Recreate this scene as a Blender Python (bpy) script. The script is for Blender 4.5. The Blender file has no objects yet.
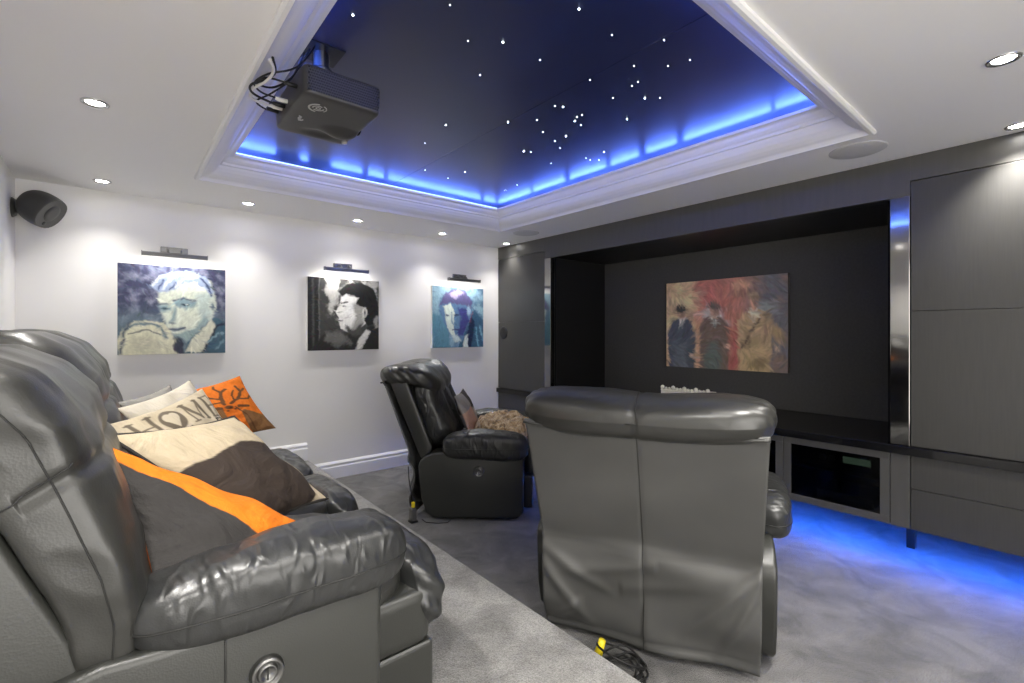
import bpy, bmesh, math, random
from mathutils import Vector, Matrix, noise
random.seed(7)
scene = bpy.context.scene
COL = scene.collection
PI = math.pi
CAM = 1.30                      # eye height above the lower carpet

# ------------------------------------------------------------------ materials
def new_mat(name):
    m = bpy.data.materials.new(name); m.use_nodes = True
    nt = m.node_tree
    return m, nt, nt.nodes['Principled BSDF']

def mat(name, col, rough=0.5, metal=0.0, spec=0.5, col2=None, nscale=8.0, stretch=(1, 1, 1), bump=0.0, bscale=60.0,
        bdist=0.01, coat=0.0, sheen=0.0, emit=None, estr=0.0, detail=3.0, bstretch=None):
    m, nt, b = new_mat(name)
    b.inputs['Base Color'].default_value = (*col, 1)
    b.inputs['Roughness'].default_value = rough
    b.inputs['Metallic'].default_value = metal
    b.inputs['Specular IOR Level'].default_value = spec
    b.inputs['Coat Weight'].default_value = coat
    b.inputs['Coat Roughness'].default_value = 0.08
    b.inputs['Sheen Weight'].default_value = sheen
    tc = nt.nodes.new('ShaderNodeTexCoord')
    if col2 is not None:
        mp = nt.nodes.new('ShaderNodeMapping'); mp.inputs['Scale'].default_value = stretch
        n = nt.nodes.new('ShaderNodeTexNoise'); n.inputs['Scale'].default_value = nscale; n.inputs['Detail'].default_value = detail
        r = nt.nodes.new('ShaderNodeMix'); r.data_type = 'RGBA'
        mr = nt.nodes.new('ShaderNodeMapRange'); mr.inputs[1].default_value = 0.3; mr.inputs[2].default_value = 0.7
        nt.links.new(tc.outputs['Object'], mp.inputs[0]); nt.links.new(mp.outputs[0], n.inputs['Vector'])
        nt.links.new(n.outputs[0], mr.inputs[0]); nt.links.new(mr.outputs[0], r.inputs[0])
        r.inputs[6].default_value = (*col, 1); r.inputs[7].default_value = (*col2, 1)
        nt.links.new(r.outputs[2], b.inputs['Base Color'])
    if bump > 0:
        n = nt.nodes.new('ShaderNodeTexNoise'); n.inputs['Scale'].default_value = bscale; n.inputs['Detail'].default_value = 4
        mp = nt.nodes.new('ShaderNodeMapping'); mp.inputs['Scale'].default_value = bstretch or (1, 1, 1)
        bp = nt.nodes.new('ShaderNodeBump'); bp.inputs['Strength'].default_value = bump; bp.inputs['Distance'].default_value = bdist
        nt.links.new(tc.outputs['Object'], mp.inputs[0]); nt.links.new(mp.outputs[0], n.inputs['Vector'])
        nt.links.new(n.outputs[0], bp.inputs['Height']); nt.links.new(bp.outputs[0], b.inputs['Normal'])
    if emit is not None:
        b.inputs['Emission Color'].default_value = (*emit, 1); b.inputs['Emission Strength'].default_value = estr
    return m

def leather(name, col, rough, crease=0.35, cstretch=(1, 1, 1), cscale=9.0):
    """black-grey hide: fine grain, soft creases, patchy gloss"""
    m, nt, b = new_mat(name)
    L = nt.links.new
    tc = nt.nodes.new('ShaderNodeTexCoord')
    n0 = nt.nodes.new('ShaderNodeTexNoise'); n0.inputs['Scale'].default_value = 4.5; n0.inputs['Detail'].default_value = 2
    L(tc.outputs['Object'], n0.inputs['Vector'])
    mr = nt.nodes.new('ShaderNodeMapRange'); mr.interpolation_type = 'SMOOTHSTEP'; mr.inputs[1].default_value = .1; mr.inputs[2].default_value = .9
    mr.inputs[3].default_value = rough - .045; mr.inputs[4].default_value = rough + .09
    L(n0.outputs[0], mr.inputs[0]); L(mr.outputs[0], b.inputs['Roughness'])
    mix = nt.nodes.new('ShaderNodeMix'); mix.data_type = 'RGBA'
    mix.inputs[6].default_value = (*[c * .82 for c in col], 1); mix.inputs[7].default_value = (*[c * 1.2 for c in col], 1)
    L(n0.outputs[0], mix.inputs[0]); L(mix.outputs[2], b.inputs['Base Color'])
    b.inputs['Specular IOR Level'].default_value = .75
    v = nt.nodes.new('ShaderNodeTexVoronoi'); v.inputs['Scale'].default_value = 260
    L(tc.outputs['Object'], v.inputs['Vector'])
    b1 = nt.nodes.new('ShaderNodeBump'); b1.inputs['Strength'].default_value = .10; b1.inputs['Distance'].default_value = .002
    L(v.outputs['Distance'], b1.inputs['Height'])
    mp = nt.nodes.new('ShaderNodeMapping'); mp.inputs['Scale'].default_value = cstretch
    n1 = nt.nodes.new('ShaderNodeTexNoise'); n1.inputs['Scale'].default_value = cscale; n1.inputs['Detail'].default_value = 6
    n1.inputs['Distortion'].default_value = .8; n1.inputs['Roughness'].default_value = .55
    if crease > .15: n1.noise_type = 'RIDGED_MULTIFRACTAL'
    L(tc.outputs['Object'], mp.inputs[0]); L(mp.outputs[0], n1.inputs['Vector'])
    b2 = nt.nodes.new('ShaderNodeBump'); b2.inputs['Strength'].default_value = crease; b2.inputs['Distance'].default_value = .012
    L(n1.outputs[0], b2.inputs['Height']); L(b1.outputs[0], b2.inputs['Normal']); L(b2.outputs[0], b.inputs['Normal'])
    return m

def carpet_mat(name, c1, c2):
    m, nt, b = new_mat(name)
    L = nt.links.new
    tc = nt.nodes.new('ShaderNodeTexCoord')
    big = nt.nodes.new('ShaderNodeTexNoise'); big.inputs['Scale'].default_value = 4.6; big.inputs['Detail'].default_value = 9; big.inputs['Roughness'].default_value = .62; big.inputs['Distortion'].default_value = .7
    fine = nt.nodes.new('ShaderNodeTexNoise'); fine.inputs['Scale'].default_value = 210; fine.inputs['Detail'].default_value = 3
    for n in (big, fine): L(tc.outputs['Object'], n.inputs['Vector'])
    mr = nt.nodes.new('ShaderNodeMapRange'); mr.inputs[1].default_value = .36; mr.inputs[2].default_value = .64
    L(big.outputs[0], mr.inputs[0])
    m1 = nt.nodes.new('ShaderNodeMix'); m1.data_type = 'RGBA'
    m1.inputs[6].default_value = (*c1, 1); m1.inputs[7].default_value = (*c2, 1); L(mr.outputs[0], m1.inputs[0])
    mr2 = nt.nodes.new('ShaderNodeMapRange'); mr2.inputs[1].default_value = .3; mr2.inputs[2].default_value = .7; mr2.inputs[3].default_value = .62; mr2.inputs[4].default_value = 1.38
    L(fine.outputs[0], mr2.inputs[0])
    m2 = nt.nodes.new('ShaderNodeMix'); m2.data_type = 'RGBA'; m2.blend_type = 'MULTIPLY'; m2.inputs[0].default_value = 1
    L(m1.outputs[2], m2.inputs[6]); L(mr2.outputs[0], m2.inputs[7]); L(m2.outputs[2], b.inputs['Base Color'])
    b.inputs['Roughness'].default_value = .95; b.inputs['Specular IOR Level'].default_value = .1
    b.inputs['Sheen Weight'].default_value = .25; b.inputs['Sheen Roughness'].default_value = .6
    bp = nt.nodes.new('ShaderNodeBump'); bp.inputs['Strength'].default_value = .9; bp.inputs['Distance'].default_value = .008
    L(fine.outputs[0], bp.inputs['Height']); L(bp.outputs[0], b.inputs['Normal'])
    return m

def paint_mat(name, rough=.6, bump=.15, attr='paint', bscale=220):
    m, nt, b = new_mat(name)
    a = nt.nodes.new('ShaderNodeAttribute'); a.attribute_name = attr
    nt.links.new(a.outputs['Color'], b.inputs['Base Color'])
    b.inputs['Roughness'].default_value = rough; b.inputs['Specular IOR Level'].default_value = .3
    tc = nt.nodes.new('ShaderNodeTexCoord')
    n = nt.nodes.new('ShaderNodeTexNoise'); n.inputs['Scale'].default_value = bscale
    bp = nt.nodes.new('ShaderNodeBump'); bp.inputs['Strength'].default_value = bump; bp.inputs['Distance'].default_value = .002
    nt.links.new(tc.outputs['Object'], n.inputs['Vector']); nt.links.new(n.outputs[0], bp.inputs['Height']); nt.links.new(bp.outputs[0], b.inputs['Normal'])
    return m

def led_mat(name, col, strength, freq):
    """a strip of diodes: emission pulses along the strip"""
    m, nt, b = new_mat(name)
    L = nt.links.new
    tc = nt.nodes.new('ShaderNodeTexCoord')
    sx = nt.nodes.new('ShaderNodeSeparateXYZ'); L(tc.outputs['Object'], sx.inputs[0])
    ad = nt.nodes.new('ShaderNodeMath'); ad.operation = 'ADD'; L(sx.outputs[0], ad.inputs[0]); L(sx.outputs[1], ad.inputs[1])
    mu = nt.nodes.new('ShaderNodeMath'); mu.operation = 'MULTIPLY'; mu.inputs[1].default_value = freq; L(ad.outputs[0], mu.inputs[0])
    si = nt.nodes.new('ShaderNodeMath'); si.operation = 'SINE'; L(mu.outputs[0], si.inputs[0])
    mr = nt.nodes.new('ShaderNodeMapRange'); mr.inputs[1].default_value = -1; mr.inputs[2].default_value = 1
    mr.inputs[3].default_value = strength * .2; mr.inputs[4].default_value = strength * 1.8
    L(si.outputs[0], mr.inputs[0]); L(mr.outputs[0], b.inputs['Emission Strength'])
    b.inputs['Emission Color'].default_value = (*col, 1); b.inputs['Base Color'].default_value = (.1, .1, .12, 1)
    return m

M = {}
M['wall'] = mat('wall_paint', (.85, .84, .82), .6, bump=.04, bscale=150, bdist=.003)
M['ceil'] = mat('ceiling_paint', (.89, .88, .86), .55, bump=.03, bscale=120, bdist=.003)
M['trim'] = mat('gloss_trim_paint', (.86, .86, .87), .28, bump=.02, bscale=40, bdist=.002)
M['mould'] = mat('cornice_paint', (.84, .835, .825), .4, bump=.03, bscale=60, bdist=.002)
M['carpet'] = carpet_mat('grey_carpet', (.080, .078, .075), (.175, .170, .165))
M['carpet_hi'] = carpet_mat('grey_platform_carpet', (.17, .166, .16), (.34, .333, .322))
M['leather'] = leather('dark_leather', (.032, .032, .029), .335, .40)
M['leather_flat'] = leather('dark_leather_panel', (.027, .028, .0245), .35, .16, cscale=5)
M['leather_pad'] = leather('dark_leather_creased', (.025, .026, .026), .335, .6, (1.8, .7, .7), 17)
M['leather_back'] = leather('dark_leather_back_cover', (.090, .090, .086), .335, .04, (1, 1.6, .8), 4)
M['seam'] = mat('leather_seam', (.018, .018, .017), .5, bump=.2, bscale=300)
M['laminate'] = mat('dark_laminate', (.046, .045, .043), .38, col2=(.054, .053, .050), nscale=40, stretch=(3, 3, .15), detail=6, bump=.12, bscale=80, bdist=.002, bstretch=(1, 1, .1))
M['laminate_frame'] = mat('dark_laminate_frame', (.074, .072, .068), .36, col2=(.083, .081, .076), nscale=12, stretch=(3, 3, .4), bump=.05)
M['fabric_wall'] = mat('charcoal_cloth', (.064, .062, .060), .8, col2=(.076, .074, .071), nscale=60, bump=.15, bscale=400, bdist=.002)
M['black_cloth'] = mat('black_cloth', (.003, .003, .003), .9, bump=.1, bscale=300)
M['gloss'] = mat('black_gloss', (.006, .006, .007), .08, spec=.6, bump=.01, bscale=5)
M['post'] = mat('black_mirror_gloss', (.30, .295, .285), .07, 1.0, bump=.01, bscale=5)
M['soffit'] = mat('black_satin', (.008, .008, .009), .35, bump=.02, bscale=20)
M['glass'] = mat('smoked_glass', (.004, .004, .005), .05, spec=.6, bump=.005, bscale=4)
M['star'] = mat('star_panel_satin', (.012, .014, .036), .37, spec=1.0, col2=(.014, .017, .042), nscale=3, bump=.02, bscale=25, bdist=.002)
M['starpt'] = mat('star_point', (.8, .85, 1), .5, emit=(.85, .92, 1.0), estr=26)
M['led'] = led_mat('blue_led', (.085, .185, 1.0), 30, 2 * PI / .020)
M['led_floor'] = led_mat('blue_led_floor', (.010, .13, 1.0), 130, 2 * PI / .03)
M['led_line'] = mat('blue_led_line', (.1, .1, .12), .5, emit=(.22, .38, 1.0), estr=4.0)
M['led_base'] = mat('led_tape', (.6, .6, .62), .5, bump=.02)
M['lens'] = mat('downlight_lens', (.9, .9, .9), .4, emit=(1, .97, .92), estr=30)
M['chrome'] = mat('brushed_chrome', (.62, .62, .62), .22, 1.0, bump=.03, bscale=200)
M['chrome_dark'] = mat('dark_chrome', (.23, .23, .225), .28, 1.0, bump=.03, bscale=200)
M['plastic'] = mat('charcoal_plastic', (.045, .044, .042), .45, bump=.06, bscale=350, bdist=.002)
M['plastic_lt'] = mat('grey_plastic', (.10, .098, .094), .45, bump=.05, bscale=300, bdist=.002)
M['black'] = mat('black_rubber', (.008, .008, .008), .5, bump=.03, bscale=100)
M['white_cable'] = mat('white_cable', (.75, .74, .70), .4, bump=.03, bscale=100)
M['yellow'] = mat('yellow_plastic', (.85, .68, .02), .4, bump=.03, bscale=100)
M['grille'] = mat('white_speaker_grille', (.62, .615, .60), .6, bump=.5, bscale=700, bdist=.003)
M['mark'] = mat('silver_print', (.42, .42, .41), .4, bump=.02)
M['paint'] = paint_mat('oil_paint', .5, .25)
M['print'] = paint_mat('printed_cotton', .85, .35, bscale=420)
_nt = M['print'].node_tree; _b = _nt.nodes['Principled BSDF']; _old = _b.inputs['Normal'].links[0].from_socket
_tc = _nt.nodes.new('ShaderNodeTexCoord'); _n = _nt.nodes.new('ShaderNodeTexNoise'); _n.inputs['Scale'].default_value = 7; _n.inputs['Detail'].default_value = 5; _n.inputs['Distortion'].default_value = 1.6
_bp = _nt.nodes.new('ShaderNodeBump'); _bp.inputs['Strength'].default_value = .7; _bp.inputs['Distance'].default_value = .03
_nt.links.new(_tc.outputs['Object'], _n.inputs['Vector']); _nt.links.new(_n.outputs[0], _bp.inputs['Height']); _nt.links.new(_old, _bp.inputs['Normal']); _nt.links.new(_bp.outputs[0], _b.inputs['Normal'])
M['canvas_edge'] = mat('canvas_edge', (.72, .72, .70), .8, bump=.3, bscale=500)
M['canvas_dark'] = mat('canvas_dark_edge', (.10, .085, .075), .8, bump=.3, bscale=500)
M['piping'] = mat('brown_piping', (.03, .026, .023), .8, bump=.3, bscale=500)
M['bead'] = mat('pearl_white', (.80, .78, .70), .25, bump=.02)
M['display'] = mat('receiver_display', (.03, .05, .03), .2, emit=(.35, .55, .36), estr=.12)
M['amp'] = mat('dark_metal_box', (.022, .022, .023), .3, .6, bump=.03, bscale=200)
M['silver_amp'] = mat('grey_metal_box', (.10, .10, .105), .35, .5, bump=.03, bscale=200)
M['wedge'] = mat('speaker_shell', (.040, .040, .037), .42, bump=.05, bscale=300, bdist=.002)

# ------------------------------------------------------------------ mesh helpers
def add(name, verts, faces, m, parent=None, smooth=True, off=None, mats=None, fmat=None):
    me = bpy.data.meshes.new(name)
    if off is not None: verts = [Vector(v) - Vector(off) for v in verts]
    me.from_pydata([tuple(v) for v in verts], [], faces)
    bm = bmesh.new(); bm.from_mesh(me)
    bmesh.ops.recalc_face_normals(bm, faces=bm.faces)
    bm.to_mesh(me); bm.free()
    for x in (mats or [m]): me.materials.append(x)
    if fmat is not None:
        for p, i in zip(me.polygons, fmat): p.material_index = i
    for p in me.polygons: p.use_smooth = smooth
    me.update()
    o = bpy.data.objects.new(name, me); COL.objects.link(o)
    if parent is not None: o.parent = parent
    return o

def bevel(o, w, seg=2, angle=30):
    b = o.modifiers.new('soft_edge', 'BEVEL'); b.width = w; b.segments = seg; b.limit_method = 'ANGLE'; b.angle_limit = math.radians(angle)
    return o

def tag(o, label, cat, group=None, kind=None):
    o['label'] = label; o['category'] = cat
    if group: o['group'] = group
    if kind: o['kind'] = kind
    return o

def thing(name, label, cat, loc=(0, 0, 0), rz=0, group=None):
    o = bpy.data.objects.new(name, None); COL.objects.link(o)
    o.location = loc; o.rotation_euler = (0, 0, rz); o.empty_display_size = .1
    return tag(o, label, cat, group)

def struct(o):
    o['kind'] = 'structure'
    return o

class MB:
    """collects shapes for one mesh"""
    def __init__(s): s.v = []; s.f = []; s.m = []
    def put(s, v, f, mi=0):
        k = len(s.v); s.v += [Vector(p) for p in v]; s.f += [[i + k for i in q] for q in f]; s.m += [mi] * len(f); return s
    def box(s, a, b, mi=0):
        (x0, y0, z0), (x1, y1, z1) = a, b
        v = [(x0, y0, z0), (x1, y0, z0), (x1, y1, z0), (x0, y1, z0), (x0, y0, z1), (x1, y0, z1), (x1, y1, z1), (x0, y1, z1)]
        return s.put(v, [(0, 3, 2, 1), (4, 5, 6, 7), (0, 1, 5, 4), (1, 2, 6, 5), (2, 3, 7, 6), (3, 0, 4, 7)], mi)
    def tube(s, pts, r, n=8, mi=0, closed=False):
        pts = [Vector(p) for p in pts]; N = len(pts); rings = []; v = []
        up = Vector((0, 0, 1))
        for i, p in enumerate(pts):
            a = pts[(i - 1) % N] if (closed or i > 0) else p
            c = pts[(i + 1) % N] if (closed or i < N - 1) else p
            t = (c - a).normalized() if (c - a).length > 1e-9 else Vector((0, 0, 1))
            q = up if abs(t.dot(up)) < .95 else Vector((1, 0, 0))
            x = t.cross(q).normalized(); y = t.cross(x)
            if i and rings:
                pass
            rr = r(i / max(1, N - 1)) if callable(r) else r
            v += [p + (x * math.cos(2 * PI * j / n) + y * math.sin(2 * PI * j / n)) * rr for j in range(n)]
            rings.append(i)
        f = []
        for i in range(N if closed else N - 1):
            k = (i + 1) % N
            for j in range(n):
                l = (j + 1) % n
                f.append((i * n + j, i * n + l, k * n + l, k * n + j))
        if not closed: f += [tuple(range(n))[::-1], tuple((N - 1) * n + j for j in range(n))]
        return s.put(v, f, mi)
    def lathe(s, prof, axis='z', c=(0, 0, 0), n=32, mi=0):
        v = []; f = []
        for (r, h) in prof:
            for j in range(n):
                a = 2 * PI * j / n
                p = (r * math.cos(a), r * math.sin(a), h)
                if axis == 'y': p = (p[0], p[2], p[1])
                if axis == 'x': p = (p[2], p[0], p[1])
                v.append(Vector(p) + Vector(c))
        for i in range(len(prof) - 1):
            for j in range(n):
                l = (j + 1) % n
                f.append((i * n + j, i * n + l, (i + 1) * n + l, (i + 1) * n + j))
        if prof[0][0] > 1e-6: f.append(tuple(range(n)))
        if prof[-1][0] > 1e-6: f.append(tuple((len(prof) - 1) * n + j for j in range(n)))
        return s.put(v, f, mi)
    def ball(s, c, r, n=10, mi=0):
        prof = [(max(1e-5, r * math.sin(PI * i / (n // 2 + 2))), -r * math.cos(PI * i / (n // 2 + 2))) for i in range(n // 2 + 3)]
        return s.lathe(prof, 'z', c, n, mi)
    def prism(s, prof, y0, y1, mi=0):
        """profile in x,z swept along y"""
        n = len(prof)
        v = [(x, y0, z) for x, z in prof] + [(x, y1, z) for x, z in prof]
        f = [tuple(range(n)), tuple(range(2 * n - 1, n - 1, -1))] + [(i, (i + 1) % n, n + (i + 1) % n, n + i) for i in range(n)]
        return s.put(v, f, mi)
    def build(s, name, m, parent=None, smooth=False, off=None, mats=None):
        return add(name, s.v, s.f, m, parent, smooth, off, mats, s.m if mats else None)

def cubegrid(n):
    idx = {}; v = []; f = []
    def vid(p):
        k = (round(p[0], 5), round(p[1], 5), round(p[2], 5))
        if k not in idx: idx[k] = len(v); v.append(Vector(p))
        return idx[k]
    g = [math.tan((2 * i / n - 1) * PI / 4) for i in range(n + 1)]
    for ax in range(3):
        for sg in (-1, 1):
            for i in range(n):
                for j in range(n):
                    q = []
                    for a, b in ((i, j), (i + 1, j), (i + 1, j + 1), (i, j + 1)):
                        p = [0, 0, 0]; p[ax] = sg; p[(ax + 1) % 3] = g[a]; p[(ax + 2) % 3] = g[b]; q.append(vid(p))
                    f.append(q if sg > 0 else q[::-1])
    return v, f
_CG = {}
def soft(fn, k=4.0, n=26, wr=None):
    """puffy closed body: a superellipsoid q in [-1,1]^3 mapped by fn; wr(p, q) -> outward offset"""
    if n not in _CG: _CG[n] = cubegrid(n)
    v0, f = _CG[n]
    V = []; Q = []
    for p in v0:
        l = (abs(p.x) ** k + abs(p.y) ** k + abs(p.z) ** k) ** (1 / k)
        q = p / l; Q.append(q); V.append(Vector(fn(q)))
    if wr:
        nor = [Vector() for _ in V]
        for q in f:
            a, b, c, d = (V[i] for i in q); nn = (c - a).cross(d - b)
            for i in q: nor[i] += nn
        V = [v + (nn.normalized() if nn.length else nn) * wr(v, q) for v, nn, q in zip(V, nor, Q)]
    return V, f

def ellips(c, h, rot=None):
    c = Vector(c)
    def fn(q):
        p = Vector((q.x * h[0], q.y * h[1], q.z * h[2]))
        return c + (rot @ p if rot else p)
    return fn

def nz(p, s, seed=0.0):
    return noise.noise(Vector((p[0] * s + seed, p[1] * s + seed * 1.7, p[2] * s - seed)))
def ridge(p, s, seed=0.0):
    return 1 - abs(2 * nz(p, s, seed))
def smooth01(t):
    t = max(0., min(1., t)); return t * t * (3 - 2 * t)

exec_parts = []
# ------------------------------------------------------------------ room shell
X0, X1, Y0, Y1 = -0.49, 4.30, -1.70, 4.30; YC = -0.70
CEIL = 2.275; PLAT = 0.203; PX = 1.278; FX = 3.365       # FX: cabinet front
def Z(r): return CAM + r
struct(MB().box((X0 - .1, Y0 - .1, -.12), (X1 + .1, Y1 + .1, 0)).build('floor', M['carpet']))
pl = MB().box((X0, Y0, 0), (PX, Y1, PLAT)).build('floor_platform', M['carpet_hi']); bevel(pl, .018, 3); struct(pl)
struct(MB().box((X0 - .1, Y0 - .1, 0), (X0, Y1 + .1, 2.6)).build('wall_left', M['wall']))
struct(MB().box((X0, Y1, 0), (X1 + .1, Y1 + .1, 2.6)).build('wall_back', M['wall']))
# unseen wall behind the camera; opening added to let world fill light in
struct(MB().box((X0, Y0 - .1, 2.15), (X1 + .1, Y0, 2.6)).box((1.7, Y0 - .1, 0), (X1 + .1, Y0, 2.15)).build('wall_front', M['wall']))
struct(MB().box((X1, Y0, 0), (X1 + .1, Y1, 2.6)).build('wall_right', M['wall']))
HX0, HX1, HY0, HY1 = .385, 2.80, .653, 3.54               # the opening in the ceiling
c = MB()
c.box((X0, Y0, CEIL), (HX0, Y1, 2.6)); c.box((HX1, Y0, CEIL), (X1, Y1, 2.6))
c.box((HX0, Y0, CEIL), (HX1, HY0, 2.6)); c.box((HX0, HY1, CEIL), (HX1, Y1, 2.6)); c.box((HX0, HY0, 2.5), (HX1, HY1, 2.6))
struct(c.build('ceiling', M['ceil']))
# stepped cornice round the opening
prof = [(-.012, 0), (-.012, -.014), (-.004, -.020), (.010, -.020), (.016, -.012), (.024, -.004), (.030, .000), (.045, .006), (.066, .018),
        (.086, .036), (.100, .056), (.106, .070), (.118, .072), (.120, .086), (.130, .092), (.142, .104), (.150, .118), (.160, .122), (.176, .124),
        (.178, .139), (.10, .139), (.08, .10), (.02, .03), (.0, .01)]
v = []; f = []
for w, h in prof:
    v += [(HX0 + w, HY0 + w, CEIL + h), (HX1 - w, HY0 + w, CEIL + h), (HX1 - w, HY1 - w, CEIL + h), (HX0 + w, HY1 - w, CEIL + h)]
n = len(prof)
for i in range(n):
    k = (i + 1) % n
    for j in range(4): f.append((i * 4 + j, i * 4 + (j + 1) % 4, k * 4 + (j + 1) % 4, k * 4 + j))
struct(add('trim_1', v, f, M['mould'], smooth=False))
# skirting boards
def skirt(name, x0, x1, z0):
    p = [(0, 0), (-.022, 0), (-.022, .098), (-.019, .106), (-.013, .110), (-.013, .120), (-.017, .124), (-.017, .132), (-.010, .142), (-.006, .148), (0, .150)]
    v = [(x0, Y1 + y, z0 + z) for y, z in p] + [(x1, Y1 + y, z0 + z) for y, z in p]; n = len(p)
    f = [tuple(range(n)), tuple(range(2 * n - 1, n - 1, -1))] + [(i, (i + 1) % n, n + (i + 1) % n, n + i) for i in range(n)]
    struct(add(name, v, f, M['trim'], smooth=False))
skirt('baseboard_back', PX - .002, FX, 0)
skirt('baseboard_platform', X0, PX - .012, PLAT)

# ------------------------------------------------------------------ star ceiling
ZS = Z(1.166)
st = MB().box((HX0 + .002, HY0 + .002, ZS), (1.660, HY1 - .002, ZS + .018)).box((1.6625, HY0 + .002, ZS), (HX1 - .002, HY1 - .002, ZS + .018)).build('star_ceiling_panel', M['star'])
tag(st, 'dark satin star ceiling panel set above the white cornice, lit blue at its rim', 'ceiling panel')
# star points (x, y, radius): measured ones, then a fine dust of smaller ones
FW = Vector((.639, .769)); RT = Vector((.769, -.639))
def at_height(u, v, z):
    d = 476 * (z - CAM) / (333 - v); p = (FW + RT * ((u - 512) / 476)) * d
    return p.x, p.y
big = [(353, 15), (503, 42), (508, 122), (446, 125), (563, 107), (575, 121), (579, 9), (627, 119), (645, 98), (524, 151), (566, 136), (604, 152), (320, 23), (465, 172)]
small = [(543, 132), (613, 98), (555, 141), (638, 82), (581, 125), (555, 106), (537, 120), (577, 117), (560, 148), (586, 158), (590, 160), (599, 160), (531, 152), (551, 163), (517, 185),
         (582, 115), (505, 190), (468, 41), (425, 170), (448, 178), (425, 143), (634, 66), (664, 40), (690, 60), (668, 66), (450, 5), (632, 86), (660, 98), (590, 80), (612, 35), (540, 60), (480, 75)]
for i, (u, v) in enumerate(big + small):
    x, y = at_height(u, v, ZS)
    if not (HX0 + .18 < x < HX1 - .18 and HY0 + .18 < y < HY1 - .18): continue
    r = .0027 if i < len(big) else .0014
    MB().ball((x, y, ZS - r * .4), r, 8).build('star_light', M['starpt'], st, True)
# blue LED tape on top of the cornice, one thing per side, with gaps between the lit lengths
ZL = CEIL + .1395
def led_run(name, label, horizontal, fixed, segs, width=.012, top=.025):
    tp = MB(); parts = []
    lo, hi = (HX0 + .11, HX1 - .11) if horizontal else (HY0 + .11, HY1 - .11)
    if horizontal: tp.box((lo, fixed - width, ZL), (hi, fixed + width, ZL + .002))
    else: tp.box((fixed - width, lo, ZL), (fixed + width, hi, ZL + .002))
    for a, b in segs:
        a, b = max(a, lo), min(b, hi)
        if b - a < .01: continue
        if horizontal: parts.append(((a, fixed - .004, ZL + .002), (b, fixed + .004, ZL + top)))
        else: parts.append(((fixed - .004, a, ZL + .002), (fixed + .004, b, ZL + top)))
    o = tp.build(name, M['led_base']); tag(o, label, 'light strip', 'blue light strips above the cornice')
    for a, b in parts: MB().box(a, b).build('lit_length', M['led'], o)
    return o
def xs(us, y):
    out = []
    for a, b in us:
        q = []
        for u in (a, b):
            d = FW + RT * ((u - 512) / 476); q.append(y * d.x / d.y)
        out.append(tuple(sorted(q)))
    return out
def ys(us, x):
    out = []
    for a, b in us:
        q = []
        for u in (a, b):
            d = FW + RT * ((u - 512) / 476); q.append(x * d.y / d.x)
        out.append(tuple(sorted(q)))
    return out
INS = .112
o = led_run('led_strip', 'blue light strip on the cornice facing the three portraits, lit in uneven lengths', True, HY1 - INS, xs([(225, 275), (300, 308), (332, 362), (369, 383), (388, 480), (484, 495)], HY1 - INS), top=.022)
MB().box((HX0 + .18, HY1 - .1735, ZL + .0002), (HX1 - .18, HY1 - .1705, ZL + .006)).build('lit_edge', M['led_line'], o)
led_run('led_strip', 'blue light strip on the cornice nearest the screen recess, lit in long lengths', False, HX1 - INS, ys([(499, 530), (534, 565), (570, 606), (611, 638), (647, 677), (684, 770), (776, 835)], HX1 - INS))
led_run('led_strip', 'blue light strip on the cornice above the sofa, behind the projector', False, HX0 + INS, [(.76, 1.5), (1.56, 2.3), (2.36, 3.0), (3.06, 3.43)])
led_run('led_strip', 'blue light strip on the near cornice, opposite the three portraits', True, HY0 + INS, [(.5, 1.2), (1.26, 2.0), (2.06, 2.68)])

# ------------------------------------------------------------------ downlights and ceiling speakers
def spot(name, loc, energy, size, rot=(0, 0, 0), blend=1.0, radius=.03, parent=None, col=(1, .965, .91)):
    l = bpy.data.lights.new(name, 'SPOT'); l.energy = energy; l.spot_size = size; l.spot_blend = blend; l.shadow_soft_size = radius; l.color = col
    o = bpy.data.objects.new(name, l); COL.objects.link(o); o.location = loc; o.rotation_euler = rot
    if parent is not None: o.parent = parent
    return o
DL = [(-.07, 4.03, 'white ceiling downlight nearest the corner wedge speaker'),
      (.764, 4.03, 'white ceiling downlight between the first two portraits from the wedge speaker'),
      (1.61, 4.03, 'white ceiling downlight above the black and white portrait'),
      (2.46, 4.03, 'white ceiling downlight just before the smallest-looking blue portrait'),
      (3.27, 4.03, 'white ceiling downlight beside the far ceiling speaker and dark cabinet'),
      (-.07, 2.68, 'white ceiling downlight above the sofa, alone between wall and projector'),
      (2.43, .185, 'white ceiling downlight closest to the camera at the right edge'),
      (3.26, .20, 'white ceiling downlight next to the tall cabinet at the right edge'),
      (-.07, 1.33, 'white ceiling downlight over the near end of the sofa'),
      (-.07, .19, 'white ceiling downlight in the corner behind the camera'),
      (.764, .19, 'white ceiling downlight directly over the camera'),
      (1.61, .19, 'white ceiling downlight to the right of the camera')]
P_DOWN = 58
for x, y, lab in DL:
    t = thing('downlight', lab, 'ceiling light', (x, y, CEIL), 0, 'recessed downlights')
    MB().lathe([(.032, .004), (.033, -.002), (.040, -.006), (.046, -.005), (.048, 0), (.046, .004)], n=28).build('trim_ring', M['chrome'], t, True)
    MB().lathe([(1e-5, -.0015), (.02, -.002), (.031, -.001), (.032, .003)], n=24).build('lens', M['lens'], t, True)
    spot('downlight_lamp', (0, 0, -.012), 16 if y > 3.5 else P_DOWN, math.radians(104), blend=1.0, radius=.03, parent=t)
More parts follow.
